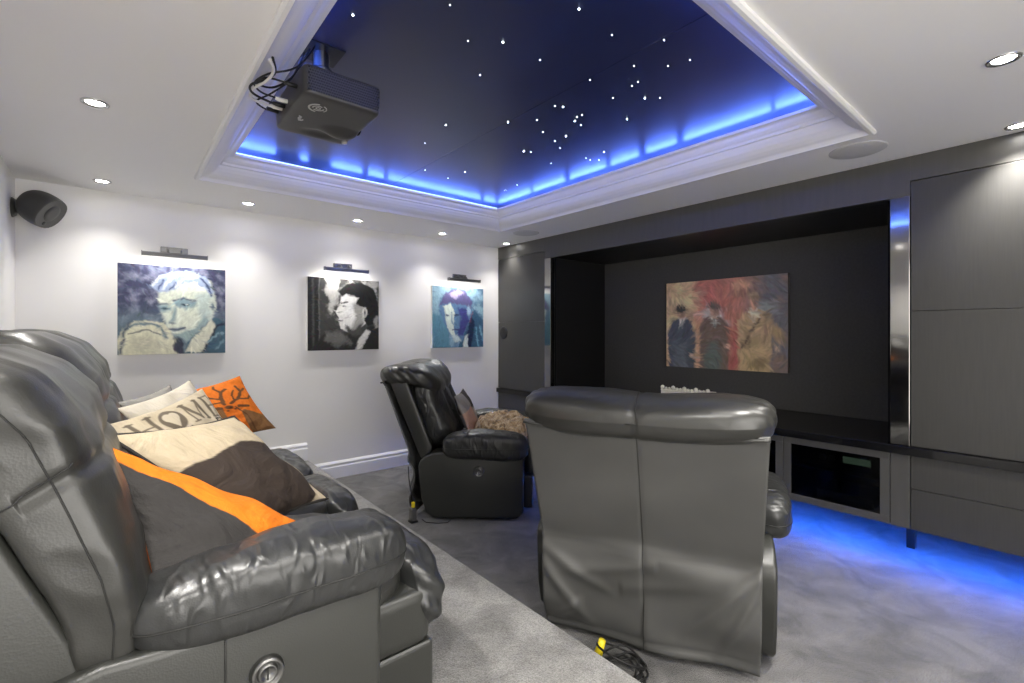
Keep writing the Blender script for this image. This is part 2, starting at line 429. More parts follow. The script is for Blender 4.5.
for x, y, lab in ((3.04, .775, 'large round white ceiling speaker near the tall right cabinet'), (3.07, 3.48, 'round white ceiling speaker near the portrait wall')):
    o = MB().lathe([(1e-5, -.007), (.06, -.0068), (.122, -.005), (.128, -.002), (.129, .002)], c=(0, 0, 0), n=48).build('ceiling_speaker', M['grille'], None, True)
    o.location = (x, y, CEIL); tag(o, lab, 'speaker', 'round ceiling speakers')

# ------------------------------------------------------------------ media wall
ZB, ZL0, ZL1, ZR, ZD, ZSEAM = Z(-1.082), Z(-.672), Z(-.625), Z(.759), Z(.835), Z(.12)
BX = 4.20; YA, YB = .704, 3.435                     # recess back plane, recess sides
PYA, PYB = .615, 3.525                              # outer edges of the gloss pillars
G = .004
# continuous ledge
o = MB().box((FX - .028, YC + .002, ZL0), (BX, Y1 - .002, ZL1)).build('gloss_ledge', M['gloss']); bevel(o, .003)
tag(o, 'long black gloss ledge running the whole length of the media wall', 'shelf')
# fascia over the recess, and above the doors
o = MB().box((FX, PYA, ZR), (FX + .04, PYB, CEIL - .001)).box((FX, YC + .002, ZD + G), (FX + .04, PYA - .0005, CEIL - .001)).box((FX, PYB + .0005, ZD + G), (FX + .04, Y1 - .002, CEIL - .001)).build('cabinet_fascia', M['laminate_frame'])
tag(o, 'dark grey fascia board under the ceiling along the media wall', 'fascia')
# recess lining
rl = thing('screen_recess', 'deep dark recess in the media wall, cloth-lined behind the group painting', 'recess', (FX + .4, (YA + YB) / 2, ZL1 + .0005))
off = rl.location
def rp(name, a, b, m): return MB().box(a, b).build(name, M[m], rl, off=off)
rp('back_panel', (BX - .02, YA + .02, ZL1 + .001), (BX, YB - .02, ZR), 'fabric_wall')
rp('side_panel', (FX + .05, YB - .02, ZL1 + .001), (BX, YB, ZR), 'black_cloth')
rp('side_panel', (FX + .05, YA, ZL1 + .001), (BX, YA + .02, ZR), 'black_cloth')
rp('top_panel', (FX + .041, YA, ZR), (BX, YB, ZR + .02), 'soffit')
# gloss pillars
for y0, y1, lab in ((PYA, YA, 'black gloss pillar between screen recess and tall right cabinet'), (YB, PYB, 'slim black gloss pillar beside the tall cabinet next to the portraits')):
    o = MB().box((FX - .006, y0 + .001, ZL1 + .0005), (FX + .045, y1 - .001, ZR - .0005)).build('gloss_post', M['post']); bevel(o, .003)
    tag(o, lab, 'post', 'gloss posts of the media wall')
# tall cabinets
def tall(y0, y1, lab, grille):
    t = thing('tall_cabinet', lab, 'cabinet', (FX + .3, (y0 + y1) / 2, ZL1 + .0005), 0, 'tall media cabinets'); off = t.location
    MB().box((FX + .021, y0 + .002, ZL1 + .001), (BX, y1 - .002, ZD)).build('carcass', M['laminate'], t, off=off)
    bevel(MB().box((FX, y0 + .003, ZL1 + .003), (FX + .02, y1 - .003, ZSEAM - .0015)).build('door', M['laminate'], t, off=off), .0015)
    bevel(MB().box((FX, y0 + .003, ZSEAM + .0015), (FX + .02, y1 - .003, ZD - .001)).build('door', M['laminate'], t, off=off), .0015)
    if grille:
        g = MB().lathe([(1e-5, -.010), (.05, -.010), (.062, -.008), (.066, -.004), (.072, -.004), (.074, .0)], 'x', (FX, y1 - .095, Z(0.0)), 36).build('round_grille', M['soffit'], t, True, off=off)
        g['label'] = 'round charcoal grille'
tall(PYB, Y1 - .002, 'tall dark grey cabinet next to the portrait wall, with a round grille', True)
tall(.004, PYA, 'tall dark grey two-panel cabinet at the right edge', False)
tall(YC + .002, .002, 'tall dark grey cabinet beyond the right edge', False)
# floating lower units
def lower(name, y0, y1, lab, kind, legs=()):
    t = thing(name, lab, 'cabinet', (FX + .25, (y0 + y1) / 2, ZB), 0, 'floating lower cabinets'); off = t.location
    ym, zt = .052, ZL0 - .001
    if kind == 'glass':
        k = MB(); d = .5
        k.box((FX + .02, y0 + .001, ZB), (FX + d, y1 - .001, ZB + .018)); k.box((FX + .02, y0 + .001, zt - .018), (FX + d, y1 - .001, zt))
        k.box((FX + .02, y0 + .001, ZB + .018), (FX + d, y0 + .019, zt - .018)); k.box((FX + .02, y1 - .019, ZB + .018), (FX + d, y1 - .001, zt - .018))
        k.box((FX + d - .012, y0 + .019, ZB + .018), (FX + d, y1 - .019, zt - .018)); k.box((FX + .06, y0 + .019, Z(-.87)), (FX + d - .012, y1 - .019, Z(-.862)))
        k.build('carcass', M['amp'], t, off=off)
        fr = MB(); a0, a1 = y0 + .002, y1 - .002; b0, b1 = ZB + .001, zt - .001
        fr.box((FX, a0, b0), (FX + .018, a1, b0 + .042)); fr.box((FX, a0, b1 - .042), (FX + .018, a1, b1))
        fr.box((FX, a0, b0 + .042), (FX + .018, a0 + .045, b1 - .042)); fr.box((FX, a1 - .045, b0 + .042), (FX + .018, a1, b1 - .042))
        d_ = fr.build('door', M['laminate_frame'], t, off=off); bevel(d_, .002)
        g = MB().box((FX + .007, a0 + .043, b0 + .040), (FX + .011, a1 - .043, b1 - .040)).build('glass_pane', M['glass_clear'], d_, off=off); g['label'] = 'smoked glass pane'
    else:
        MB().box((FX + .021, y0 + .001, ZB), (FX + .5, y1 - .001, zt)).build('carcass', M['laminate'], t, off=off)
        zm = (ZB + zt) / 2 + .02
        if kind == 'two':
            bevel(MB().box((FX, y0 + .002, ZB), (FX + .02, y1 - .002, zm - .0015)).build('door', M['laminate'], t, off=off), .0015)
            bevel(MB().box((FX, y0 + .002, zm + .0015), (FX + .02, y1 - .002, zt)).build('door', M['laminate'], t, off=off), .0015)
        else:
            bevel(MB().box((FX, y0 + .002, ZB), (FX + .02, y1 - .002, zt)).build('door', M['laminate_frame'], t, off=off), .0015)
    for x, y in legs:
        l = MB().box((x - .02, y - .02, .001), (x + .02, y + .02, ZB - .0005)).build('support_leg', M['amp'], t, off=off)
m, nt, b = new_mat('smoked_glass_pane')
b.inputs['Base Color'].default_value = (.25, .26, .27, 1); b.inputs['Roughness'].default_value = .04; b.inputs['Transmission Weight'].default_value = 1.0; b.inputs['IOR'].default_value = 1.45
M['glass_clear'] = m
lower('floating_cabinet', PYA, YA, 'narrow floating cabinet on a short leg under the gloss pillar', 'plain', [(FX + .34, .672)])
lower('av_cabinet', YA, 1.266, 'floating glass-fronted cabinet with lit receiver nearest the right cabinet', 'glass')
lower('av_cabinet', 1.266, 1.828, 'floating glass-fronted cabinet half hidden behind the near armchair', 'glass')
lower('floating_cabinet', 1.828, YB, 'wide floating low cabinet hidden behind the two armchairs', 'two', [(FX + .34, 2.6)])
lower('floating_cabinet', YB, Y1 - .004, 'floating low cabinet next to the portrait wall', 'two')
lower('floating_cabinet', YC + .004, PYA, 'floating low cabinet under the tall right cabinet, over blue-lit carpet', 'two')
# equipment behind the glass
def gear(name, y0, y1, z0, h, lab, m='amp', disp=True):
    t = thing(name, lab, 'receiver', (FX + .22, (y0 + y1) / 2, z0 + .001)); off = t.location
    bevel(MB().box((FX + .09, y0, z0 + .012), (FX + .40, y1, z0 + h)).build('case', M[m], t, off=off), .004)
    for x in (FX + .12, FX + .37):
        for y in (y0 + .04, y1 - .04): MB().lathe([(.014, 0), (.016, .012)], c=(x, y, z0 + .001), n=12).build('foot', M['black'], t, off=off)
    if disp:
        MB().box((FX + .0885, y0 + .05, z0 + h * .48), (FX + .091, y0 + .19, z0 + h * .80)).build('display', M['display'], t, off=off)
        for q in (.25, .30): MB().lathe([(.018, -.014), (.020, 0)], 'x', (FX + .09, y0 + q, z0 + h * .6), 18).build('dial', M['silver_amp'], t, off=off)
gear('av_receiver', .765, 1.205, Z(-.861), .125, 'black receiver with a dim green display on the upper shelf')
gear('disc_player', .80, 1.10, ZB + .019, .07, 'low grey player on the cabinet floor behind smoked glass', 'silver_amp', False)
gear('games_console', 1.36, 1.66, ZB + .019, .09, 'black box in the glass cabinet beside the armchair', 'amp', False)
# blue strip under the units
u = MB().box((FX + .10, YC + .05, ZB - .006), (FX + .125, Y1 - .05, ZB - .0005)).build('led_strip', M['led_base'])
tag(u, 'blue light strip under the floating cabinets, glowing onto the carpet', 'light strip')
MB().box((FX + .104, YC + .06, ZB - .010), (FX + .121, Y1 - .06, ZB - .006)).build('lit_diodes', M['led_floor'], u)
# beaded ornament on the ledge
t = thing('beaded_tray', 'white beaded ornament standing on the black ledge below the group painting', 'ornament', (FX + .12, 2.01, ZL1 + .001), 0); off = t.location
k = MB(); hw = .205
bx0, bx1, by0, by1, bz = FX + .06, FX + .17, 2.01 - hw, 2.01 + hw, ZL1 + .001
k.box((bx0, by0, bz), (bx1, by1, bz + .012)); k.box((bx0, by0, bz + .012), (bx0 + .008, by1, bz + .172)); k.box((bx1 - .008, by0, bz + .012), (bx1, by1, bz + .172))
k.box((bx0 + .008, by0, bz + .012), (bx1 - .008, by0 + .008, bz + .172)); k.box((bx0 + .008, by1 - .008, bz + .012), (bx1 - .008, by1, bz + .172))
k.build('tray', M['bead'], t, off=off)
for i in range(13):
    y = by0 + .012 + i * (2 * hw - .024) / 12; r = .017 if i % 3 == 0 else .010
    MB().ball((bx0 + .004, y, bz + .172 + r * .8), r, 10).build('bead', M['bead'], t, True, off=off)
k = MB()
for i in range(27):
    k.ball((bx0 - .004, by0 + .008 + i * (2 * hw - .016) / 26, bz + .165), .008, 8)
k.build('bead_row', M['bead'], t, True, off=off)
# ------------------------------------------------------------------ painted canvases
def lin(c): return tuple(((x / 255) / 12.92 if x / 255 <= .04045 else ((x / 255 + .055) / 1.055) ** 2.4) for x in c)
def sE(cx, cy, rx, ry, rot=0):
    ca, sa = math.cos(rot), math.sin(rot); m = min(rx, ry)
    def d(x, y):
        x -= cx; y -= cy; a = (x * ca + y * sa) / rx; b = (-x * sa + y * ca) / ry
        return (math.sqrt(a * a + b * b) - 1) * m
    return d
def segd(x, y, ax, ay, bx, by):
    dx, dy = bx - ax, by - ay; l = dx * dx + dy * dy
    t = 0 if l == 0 else max(0, min(1, ((x - ax) * dx + (y - ay) * dy) / l))
    return math.hypot(x - ax - t * dx, y - ay - t * dy)
def sP(*pts):
    n = len(pts)
    def d(x, y):
        ins = False; m = 9
        for i in range(n):
            ax, ay = pts[i]; bx, by = pts[(i + 1) % n]
            m = min(m, segd(x, y, ax, ay, bx, by))
            if (ay > y) != (by > y) and x < (bx - ax) * (y - ay) / (by - ay) + ax: ins = not ins
        return -m if ins else m
    return d
def sL(w, *pts):
    def d(x, y): return min(segd(x, y, *pts[i], *pts[i + 1]) for i in range(len(pts) - 1)) - w
    return d
def painter(base, layers, seed=0., grit=.10):
    """base(x,y)->rgb; layers of (shape, rgb, softness, ragged)"""
    L = [(s, lin(c), so, rg) for s, c, so, rg in layers]
    def f(x, y):
        c = list(lin(base(x, y)))
        n1 = noise.noise(Vector((x * 9 + seed, y * 9, seed))); n2 = noise.noise(Vector((x * 9, y * 9 + seed, seed + 5)))
        n3 = noise.noise(Vector((x * 26 + seed, y * 26, seed))); n4 = noise.noise(Vector((x * 26, y * 26 + seed, seed + 9)))
        for s, k, so, rg in L:
            d = s(x + (n1 + .6 * n3) * rg, y + (n2 + .6 * n4) * rg)
            if d > so: continue
            a = smooth01((so - d) / (2 * so))
            for i in range(3): c[i] += (k[i] - c[i]) * a
        g = 1 + grit * (noise.noise(Vector((x * 40, y * 16, seed + 3))) + .7 * noise.noise(Vector((x * 90, y * 60, seed + 7))))
        return tuple(max(0, v * g) for v in c)
    return f
def mixc(a, b, t): t = max(0, min(1, t)); return tuple(p + (q - p) * t for p, q in zip(a, b))
def nn(x, y, s, k): return .5 + .5 * noise.fractal(Vector((x * s, y * s, k)), 1.0, 2.0, 4)

def set_paint(me, cols):
    a = me.color_attributes.new('paint', 'FLOAT_COLOR', 'POINT')
    a.data.foreach_set('color', [x for c in cols for x in (*c, 1.0)])

def brushed(C, W, H, seed, count, amp, hue):
    R = random.Random(seed)
    for _ in range(count):
        cx, cy = R.randrange(W), R.randrange(H); base = C[cy * W + cx]
        a = 3.0 * noise.noise(Vector((cx / W * 2.5, cy / H * 2.5, seed))) + R.uniform(-.5, .5)
        g = 1 + R.uniform(-amp, amp); tint = [max(0, base[i] * g + R.uniform(-hue, hue)) for i in range(3)]
        ln = R.uniform(.02, .055) * W; wd = R.uniform(.005, .011) * W; al = R.uniform(.35, .8)
        ca, sa = math.cos(a), math.sin(a)
        for y in range(max(0, int(cy - ln)), min(H, int(cy + ln) + 1)):
            for x in range(max(0, int(cx - ln)), min(W, int(cx + ln) + 1)):
                u_, v_ = ((x - cx) * ca + (y - cy) * sa) / ln, (-(x - cx) * sa + (y - cy) * ca) / wd
                d = u_ * u_ + v_ * v_
                if d < 1:
                    k = al * (1 - d) ** .5; c = C[y * W + x]
                    C[y * W + x] = tuple(c[i] + (tint[i] - c[i]) * k for i in range(3))
    return C

def canvas(name, label, origin, ux, un, w, h, depth, paint, n, edge, group=None, strokes=(600, .3, .02)):
    """stretched canvas: printed face + wrapped edges, one mesh; origin = top-left corner of the face"""
    ux, un = Vector(ux), Vector(un); dz = Vector((0, 0, -1)); O = Vector(origin)
    nv = max(2, round(n * h / w)); V = []; C = []; F = []; FM = []
    for j in range(nv + 1):
        for i in range(n + 1):
            V.append(O + ux * (w * i / n) + dz * (h * j / nv)); C.append(paint(i / n, j / nv))
    C = brushed(C, n + 1, nv + 1, int(O.x * 100), *strokes)
    for j in range(nv):
        for i in range(n):
            a = j * (n + 1) + i; F.append((a, a + 1, a + n + 2, a + n + 1)); FM.append(0)
    k = len(V); e = .002
    cs = [O + ux * -e * 0, O + ux * w, O + ux * w + dz * h, O + dz * h]
    V += cs + [p - un * depth for p in cs]; C += [(.7, .7, .7)] * 8
    for i in range(4):
        F.append((k + i, k + (i + 1) % 4, k + 4 + (i + 1) % 4, k + 4 + i)); FM.append(1)
    F.append((k + 4, k + 5, k + 6, k + 7)); FM.append(1)
    ctr = O + ux * w / 2 + dz * h / 2 - un * depth
    o = add(name, V, F, None, None, False, ctr, [M['paint'], M[edge]], FM); o.location = ctr
    set_paint(o.data, C)
    return tag(o, label, 'painting', group)

p1 = painter(lambda x, y: mixc(mixc((58, 62, 88), (126, 128, 148), (nn(x, y, 11, 1) - .36) * 2.2), (108, 132, 140), smooth01((y - .36) * 3) * .7), [
    (sP((.34, .30), (.45, .12), (.70, .06), (.86, .16), (.90, .40), (.86, .62), (.76, .78), (.60, .84), (.46, .74), (.40, .60), (.37, .46)), (214, 220, 204), .02, .02),
    (sP((.70, .30), (.88, .26), (.86, .62), (.76, .76), (.66, .80), (.76, .60)), (184, 198, 192), .04, .03),
    (sP((.27, .24), (.40, .09), (.60, .05), (.80, .08), (.89, .26), (.86, .34), (.80, .22), (.70, .17), (.55, .22), (.45, .30), (.34, .29)), (150, 164, 190), .015, .03),
    (sL(.010, (.30, .23), (.37, .12), (.46, .09)), (212, 218, 228), .01, .02), (sL(.010, (.38, .26), (.46, .14), (.58, .08)), (206, 214, 226), .01, .02),
    (sL(.010, (.50, .24), (.58, .15), (.72, .10)), (214, 220, 228), .01, .02), (sL(.009, (.44, .27), (.50, .18)), (62, 74, 112), .01, .02), (sL(.009, (.34, .26), (.40, .16)), (66, 78, 116), .01, .02), (sL(.010, (.76, .11), (.84, .22), (.86, .32)), (58, 70, 104), .01, .02),
    (sP((.50, .40), (.60, .36), (.72, .40), (.70, .46), (.58, .48), (.50, .46)), (132, 156, 164), .02, .02), (sP((.35, .46), (.44, .44), (.46, .50), (.38, .53)), (140, 164, 170), .02, .02),
    (sL(.011, (.50, .385), (.60, .36), (.70, .385)), (78, 92, 108), .012, .015), (sL(.010, (.35, .44), (.43, .43)), (92, 106, 120), .012, .012),
    (sE(.60, .435, .036, .015), (40, 56, 76), .010, .01), (sE(.41, .485, .026, .013), (48, 64, 84), .010, .01), (sE(.615, .43, .012, .006), (214, 222, 214), .006, .004),
    (sP((.48, .46), (.51, .46), (.52, .62), (.45, .65), (.46, .60)), (150, 170, 170), .02, .02), (sE(.48, .645, .030, .010), (92, 110, 120), .012, .01),
    (sP((.44, .70), (.60, .69), (.58, .73), (.48, .74)), (120, 132, 140), .012, .015), (sL(.006, (.45, .715), (.53, .72), (.60, .70)), (58, 70, 84), .008, .01),
    (sP((.50, .78), (.70, .70), (.80, .54), (.84, .68), (.74, .84), (.60, .86)), (146, 166, 168), .02, .02),
    (sE(.87, .43, .035, .075), (196, 204, 194), .012, .01), (sE(.87, .44, .014, .04), (92, 110, 126), .01, .01),
    (sP((.58, 1.02), (.62, .86), (.80, .66), (.90, .58), (1.02, .64), (1.02, 1.02)), (62, 92, 110), .015, .025),
    (sP((.60, .98), (.66, .84), (.86, .60), (.91, .68), (.78, .98)), (210, 210, 190), .015, .015), (sL(.012, (.78, .98), (.91, .68), (1.0, .64)), (30, 42, 62), .012, .02),
    (sL(.012, (.82, .86), (.96, .76)), (126, 156, 168), .012, .03), (sL(.010, (.90, .96), (.99, .84)), (110, 140, 154), .012, .03), (sP((.44, .76), (.56, .86), (.60, 1.02), (.48, 1.02), (.40, .88)), (52, 58, 76), .015, .025),
    (sE(.25, .86, .26, .24, -.25), (214, 212, 186), .015, .025), (sP((.02, .90), (.30, .70), (.56, 1.02), (.02, 1.02)), (214, 212, 186), .015, .02),
    (sL(.016, (.06, .72), (.20, .655), (.34, .68), (.44, .80)), (98, 120, 130), .016, .03), (sL(.007, (.09, .78), (.24, .735), (.37, .78)), (84, 92, 96), .010, .02), (sL(.012, (.03, .98), (.035, .78), (.10, .66)), (70, 82, 98), .015, .02), (sP((.10, .84), (.34, .80), (.40, .92), (.14, .98)), (196, 194, 170), .04, .04)], 1.3, .16)
p2 = painter(lambda x, y: mixc((62, 62, 60), (150, 148, 144), smooth01((nn(x, y, 5, 4) - .45) * 4 * smooth01((x - .15) * 5)) * (1 - smooth01((y - .6) * 4))), [
    (sP((0, 0), (.15, 0), (.15, 1), (0, 1)), (34, 34, 33), .01, .01), (sL(.012, (.07, 0), (.075, 1)), (76, 76, 74), .015, .01), (sL(.008, (.15, 0), (.15, 1)), (96, 96, 93), .01, .01),
    (sP((.24, .02), (.42, .04), (.40, .36), (.30, .50), (.26, .30)), (182, 180, 174), .03, .05),
    (sP((.46, .20), (.62, .14), (.80, .30), (.82, .60), (.70, .72), (.60, .78), (.44, .70), (.42, .62), (.405, .58), (.42, .55), (.37, .47), (.43, .36)), (222, 221, 216), .008, .006),
    (sP((.60, .34), (.76, .32), (.78, .62), (.64, .74), (.56, .72), (.66, .56)), (148, 147, 142), .03, .02), (sP((.50, .64), (.62, .72), (.76, .62), (.74, .86), (.56, .82)), (70, 70, 68), .02, .02),
    (sP((.42, .18), (.54, .06), (.74, .03), (.90, .10), (.98, .26), (.99, .58), (.84, .66), (.78, .58), (.80, .42), (.66, .34), (.70, .26), (.56, .22), (.46, .24)), (30, 30, 29), .012, .02),
    (sE(.79, .46, .035, .07), (200, 199, 194), .01, .006), (sE(.79, .47, .014, .042), (70, 70, 68), .01, .006),
    (sL(.010, (.45, .345), (.54, .325)), (40, 40, 39), .01, .008), (sE(.49, .385, .026, .010), (44, 44, 43), .008, .006), (sL(.006, (.415, .585), (.47, .585)), (60, 60, 58), .008, .006), (sE(.42, .475, .012, .010), (120, 119, 115), .01, .005),
    (sP((0, 1.02), (.20, .78), (.50, .76), (.72, .80), (.86, .66), (1.02, .60), (1.02, 1.02)), (40, 40, 39), .02, .03),
    (sP((.64, 1.02), (.70, .84), (.82, .70), (.88, .74), (.74, .98)), (204, 203, 198), .015, .02), (sP((.26, .74), (.46, .74), (.60, .90), (.44, .96), (.24, .86)), (104, 103, 100), .04, .06), (sP((.92, .54), (1, .5), (1, .66), (.94, .68)), (140, 139, 135), .02, .03)], 4.1, .12)
p3 = painter(lambda x, y: mixc((136, 168, 186), (78, 108, 134), smooth01((nn(x, y, 6, 8) - .4) * 3) * .8), [
    (sP((.0, .50), (.16, .34), (.30, .52), (.34, 1.02), (0, 1.02)), (92, 138, 160), .04, .06),
    (sP((.12, .40), (.20, .16), (.36, .06), (.58, .06), (.76, .20), (.76, .44), (.62, .86), (.46, .92), (.30, .76), (.20, .56)), (92, 124, 158), .015, .02),
    (sP((.14, .34), (.22, .12), (.40, .03), (.62, .05), (.76, .22), (.74, .36), (.60, .28), (.46, .30), (.34, .24), (.22, .28)), (88, 84, 124), .015, .03),
    (sP((.30, .12), (.48, .05), (.60, .10), (.44, .18)), (172, 160, 190), .03, .04),
    (sP((.20, .32), (.34, .26), (.42, .42), (.40, .62), (.44, .84), (.34, .78), (.26, .62)), (204, 216, 206), .015, .02), (sP((.36, .80), (.48, .78), (.56, .88), (.44, .92)), (186, 202, 204), .02, .02),
    (sP((.48, .34), (.66, .34), (.70, .56), (.60, .80), (.48, .78), (.54, .56)), (62, 66, 126), .02, .03), (sE(.46, .46, .05, .018), (36, 46, 84), .014, .01), (sE(.27, .47, .035, .014), (66, 84, 110), .012, .01), (sL(.012, (.36, .42), (.37, .60), (.42, .63)), (120, 146, 166), .014, .012), (sL(.010, (.38, .71), (.50, .70)), (58, 62, 104), .012, .012),
    (sE(.70, .38, .035, .08), (150, 176, 196), .012, .01),
    (sP((.50, 1.02), (.60, .82), (.74, .50), (.80, .36), (1.02, .54), (1.02, 1.02)), (58, 92, 120), .015, .03), (sP((.62, 1.02), (.66, .76), (.76, .46), (.82, .56), (.74, 1.02)), (28, 44, 76), .015, .02),
    (sL(.014, (.84, .66), (.90, 1.0)), (122, 172, 198), .02, .03), (sL(.012, (.94, .62), (.99, .9)), (130, 176, 200), .02, .03), (sP((.58, 1.02), (.60, .84), (.67, .78), (.68, 1.02)), (206, 218, 214), .015, .02), (sL(.010, (.78, .40), (.72, .58)), (104, 60, 90), .012, .01)], 7.7, .16)
CW = .645; CZ0 = Z(.487); CH = .64
BASE = Y1 - .034
for x, lab, pf, in ((.005, 'blue and cream portrait canvas with a large pale face, above the sofa', p1), (1.262, 'black and white portrait canvas with a dark-haired profile', p2), (2.485, 'blue and violet portrait canvas nearest the dark media wall', p3)):
    canvas('portrait_picture', lab, (x, BASE, CZ0), (1, 0, 0), (0, -1, 0), CW, CH, .032, pf, 150, 'canvas_edge', 'portrait canvases')
def man(cx, top, hgt, coat, hat, brim, low, skin=(176, 128, 104), shirt=(206, 200, 188)):
    s = hgt; y = lambda t: top + t * s
    return [(sP((cx - .115, y(1.5)), (cx - .125, y(.50)), (cx - .085, y(.33)), (cx - .02, y(.27)), (cx + .03, y(.27)), (cx + .095, y(.33)), (cx + .13, y(.55)), (cx + .12, y(1.5))), coat, .012, .014),
            (sP((cx - .06, y(.75)), (cx + .05, y(.70)), (cx + .07, y(1.5)), (cx - .08, y(1.5))), low, .03, .03),
            (sP((cx - .030, y(.27)), (cx + .035, y(.27)), (cx + .004, y(.48))), shirt, .007, .006), (sL(.007, (cx + .004, y(.29)), (cx + .004, y(.46))), low, .006, .004),
            (sE(cx + .002, y(.175), .034, .085 * s / .62), skin, .008, .005), (sE(cx + .014, y(.185), .015, .05), mixc(skin, (70, 50, 45), .45), .012, .006),
            (sE(cx, y(.085), .044, .045), hat, .008, .005), (sE(cx, y(.115), .058, .016), brim, .007, .004)]
def loosen(L, rg=.022, so=.014): return [(a_, c_, max(so_, so), max(r_, rg)) for a_, c_, so_, r_ in L]
p4 = painter(lambda x, y: mixc(mixc(mixc((216, 184, 132), (184, 112, 92), smooth01((x - .22) * 5)), (104, 102, 108), smooth01((x - .60) * 4)), (146, 112, 92), (nn(x, y, 7, 3) - .4) * 1.5 + smooth01(y - .55) * .4), loosen([
    (sP((.30, 0), (.48, 0), (.52, .5), (.36, .55)), (186, 100, 86), .08, .10), (sP((.56, .06), (.74, .04), (.72, .10), (.58, .13)), (204, 152, 118), .03, .04), (sP((.60, .5), (.68, .4), (.68, 1), (.56, 1)), (172, 82, 74), .05, .06),
    (sP((.34, .38), (.42, .32), (.52, .36), (.54, .50), (.40, .52)), (186, 178, 174), .05, .06), (sP((.80, .30), (.90, .28), (.90, .40), (.80, .42)), (134, 140, 138), .04, .05)], .03)
    + loosen(man(.145, .25, .62, (74, 80, 96), (66, 62, 62), (58, 54, 54), (92, 100, 112), (186, 142, 118), (214, 208, 196)), .016, .010)
    + loosen(man(.435, .24, .62, (112, 92, 82), (104, 94, 88), (92, 84, 78), (92, 104, 98), (190, 146, 122), (214, 208, 196)), .016, .010)
    + loosen(man(.755, .15, .70, (178, 148, 106), (160, 134, 104), (134, 110, 84), (164, 138, 94), (196, 146, 118), (222, 214, 200)), .018, .012)
    + loosen([(sL(.008, (.66, .78), (.80, .44)), (92, 74, 60), .008, .006), (sE(.55, .74, .03, .02), (206, 162, 132), .01, .008), (sE(.30, .90, .02, .03), (204, 152, 122), .01, .008), (sE(.245, .86, .022, .025), (196, 166, 144), .01, .008),
       (sP((.86, .40), (.97, .60), (.96, .72), (.88, .62)), (168, 138, 98), .02, .02), (sE(.92, .76, .02, .03), (190, 160, 132), .01, .01), (sE(.50, .40, .012, .012), (216, 212, 204), .006, .005), (sP((.66, .78), (.84, .74), (.86, 1.1), (.64, 1.1)), (186, 158, 108), .03, .03), (sE(.80, .92, .07, .06), (140, 118, 80), .03, .03),
       (sL(.008, (.70, .55), (.73, .75)), (120, 98, 70), .02, .02), (sL(.008, (.85, .40), (.83, .70)), (122, 100, 72), .02, .02)], .014, .010), 2.2, .16)
_p4 = p4
def p4(x, y): a_ = _p4(x, y); m_ = sum(a_) / 3; return tuple(min(.85, (c_ * .8 + m_ * .2) * 1.45 + .012) for c_ in a_)
canvas('group_painting', 'wide painting of three standing figures in hats on ochre and red, in the screen recess', (BX - .055, 2.62, Z(.482)), (0, -1, 0), (-1, 0, 0), 1.097, .806, .034, p4, 190, 'canvas_dark', None, (1500, .28, .02))

# ------------------------------------------------------------------ picture lights
def picture_light(xc, zb, lab, L=.385):
    t = thing('picture_light', lab, 'picture light', (xc, Y1 - .0005, zb), 0, 'picture lights over the portraits')
    bevel(MB().box((-.082, -.022, .018), (.082, 0, .072)).build('mount_plate', M['chrome_dark'], t), .003)
    for x in (-.04, .04): MB().tube([(x, -.02, .05), (x, -.05, .052), (x, -.085, .036), (x, -.105, .012)], .006, 8).build('arm', M['chrome_dark'], t, True)
    k = MB(); hp = [(-.020, .012), (.0, .019), (.020, .012), (.022, .002), (.016, .002), (.014, .008), (-.014, .008), (-.017, -.014), (-.022, -.014)]
    n = len(hp); V = [(s * L / 2, -.108 + a, b) for s in (-1, 1) for a, b in hp]
    k.put(V, [(i, (i + 1) % n, n + (i + 1) % n, n + i) for i in range(n)])
    k.box((-L / 2 - .003, -.131, -.012), (-L / 2, -.085, .020)); k.box((L / 2, -.131, -.012), (L / 2 + .003, -.085, .020))
    k.build('lamp_shade', M['chrome_dark'], t)
    MB().tube([(-L / 2 + .01, -.104, .004), (L / 2 - .01, -.104, .004)], .0035, 8).build('tube_bulb', M['lens'], t, True)
    l = bpy.data.lights.new('picture_lamp', 'AREA'); l.shape = 'RECTANGLE'; l.size = L - .03; l.size_y = .012; l.energy = 1.9; l.color = (1, .98, .95)
    o = bpy.data.objects.new('picture_lamp', l); COL.objects.link(o); o.parent = t; o.location = (0, -.104, -.0005); o.rotation_euler = (math.radians(-22), 0, 0)
picture_light(.328, Z(.555), 'slim chrome picture light over the blue and cream portrait above the sofa')
picture_light(1.575, Z(.555), 'slim chrome picture light over the black and white portrait')
picture_light(2.83, Z(.555), 'slim chrome picture light over the blue and violet portrait')

# ------------------------------------------------------------------ corner wedge speaker
t = thing('wall_speaker', 'charcoal wedge speaker on a round wall bracket high in the corner', 'speaker', (X0, 4.17, Z(.765)))
MB().lathe([(1e-5, .030), (.02, .030), (.05, .018), (.060, .004), (.060, 0)], 'x', (0, 0, 0), 28).build('wall_bracket', M['wedge'], t, True)
MB().tube([(.025, 0, 0), (.045, -.01, .0), (.07, -.03, .0)], .014, 12).build('ball_joint', M['chrome_dark'], t, True)
ax = Vector((.74, -.28, -.52)).normalized(); s1 = Vector((0, 0, 1)).cross(ax).normalized(); s2 = ax.cross(s1)
ctr = Vector((.135, -.045, .000))
def spk(q):
    a = min(q.x * .115, .056); w = .118 * (1 + .15 * q.x); h = .108 * (1 + .05 * q.x)
    return ctr + ax * a + s1 * q.y * w + s2 * (q.z * h * (1.0 if q.z > 0 else .95))
V, F = soft(spk, 2.3, 28); add('speaker_body', V, F, M['wedge'], t)
k = MB(); V = []; n = 40
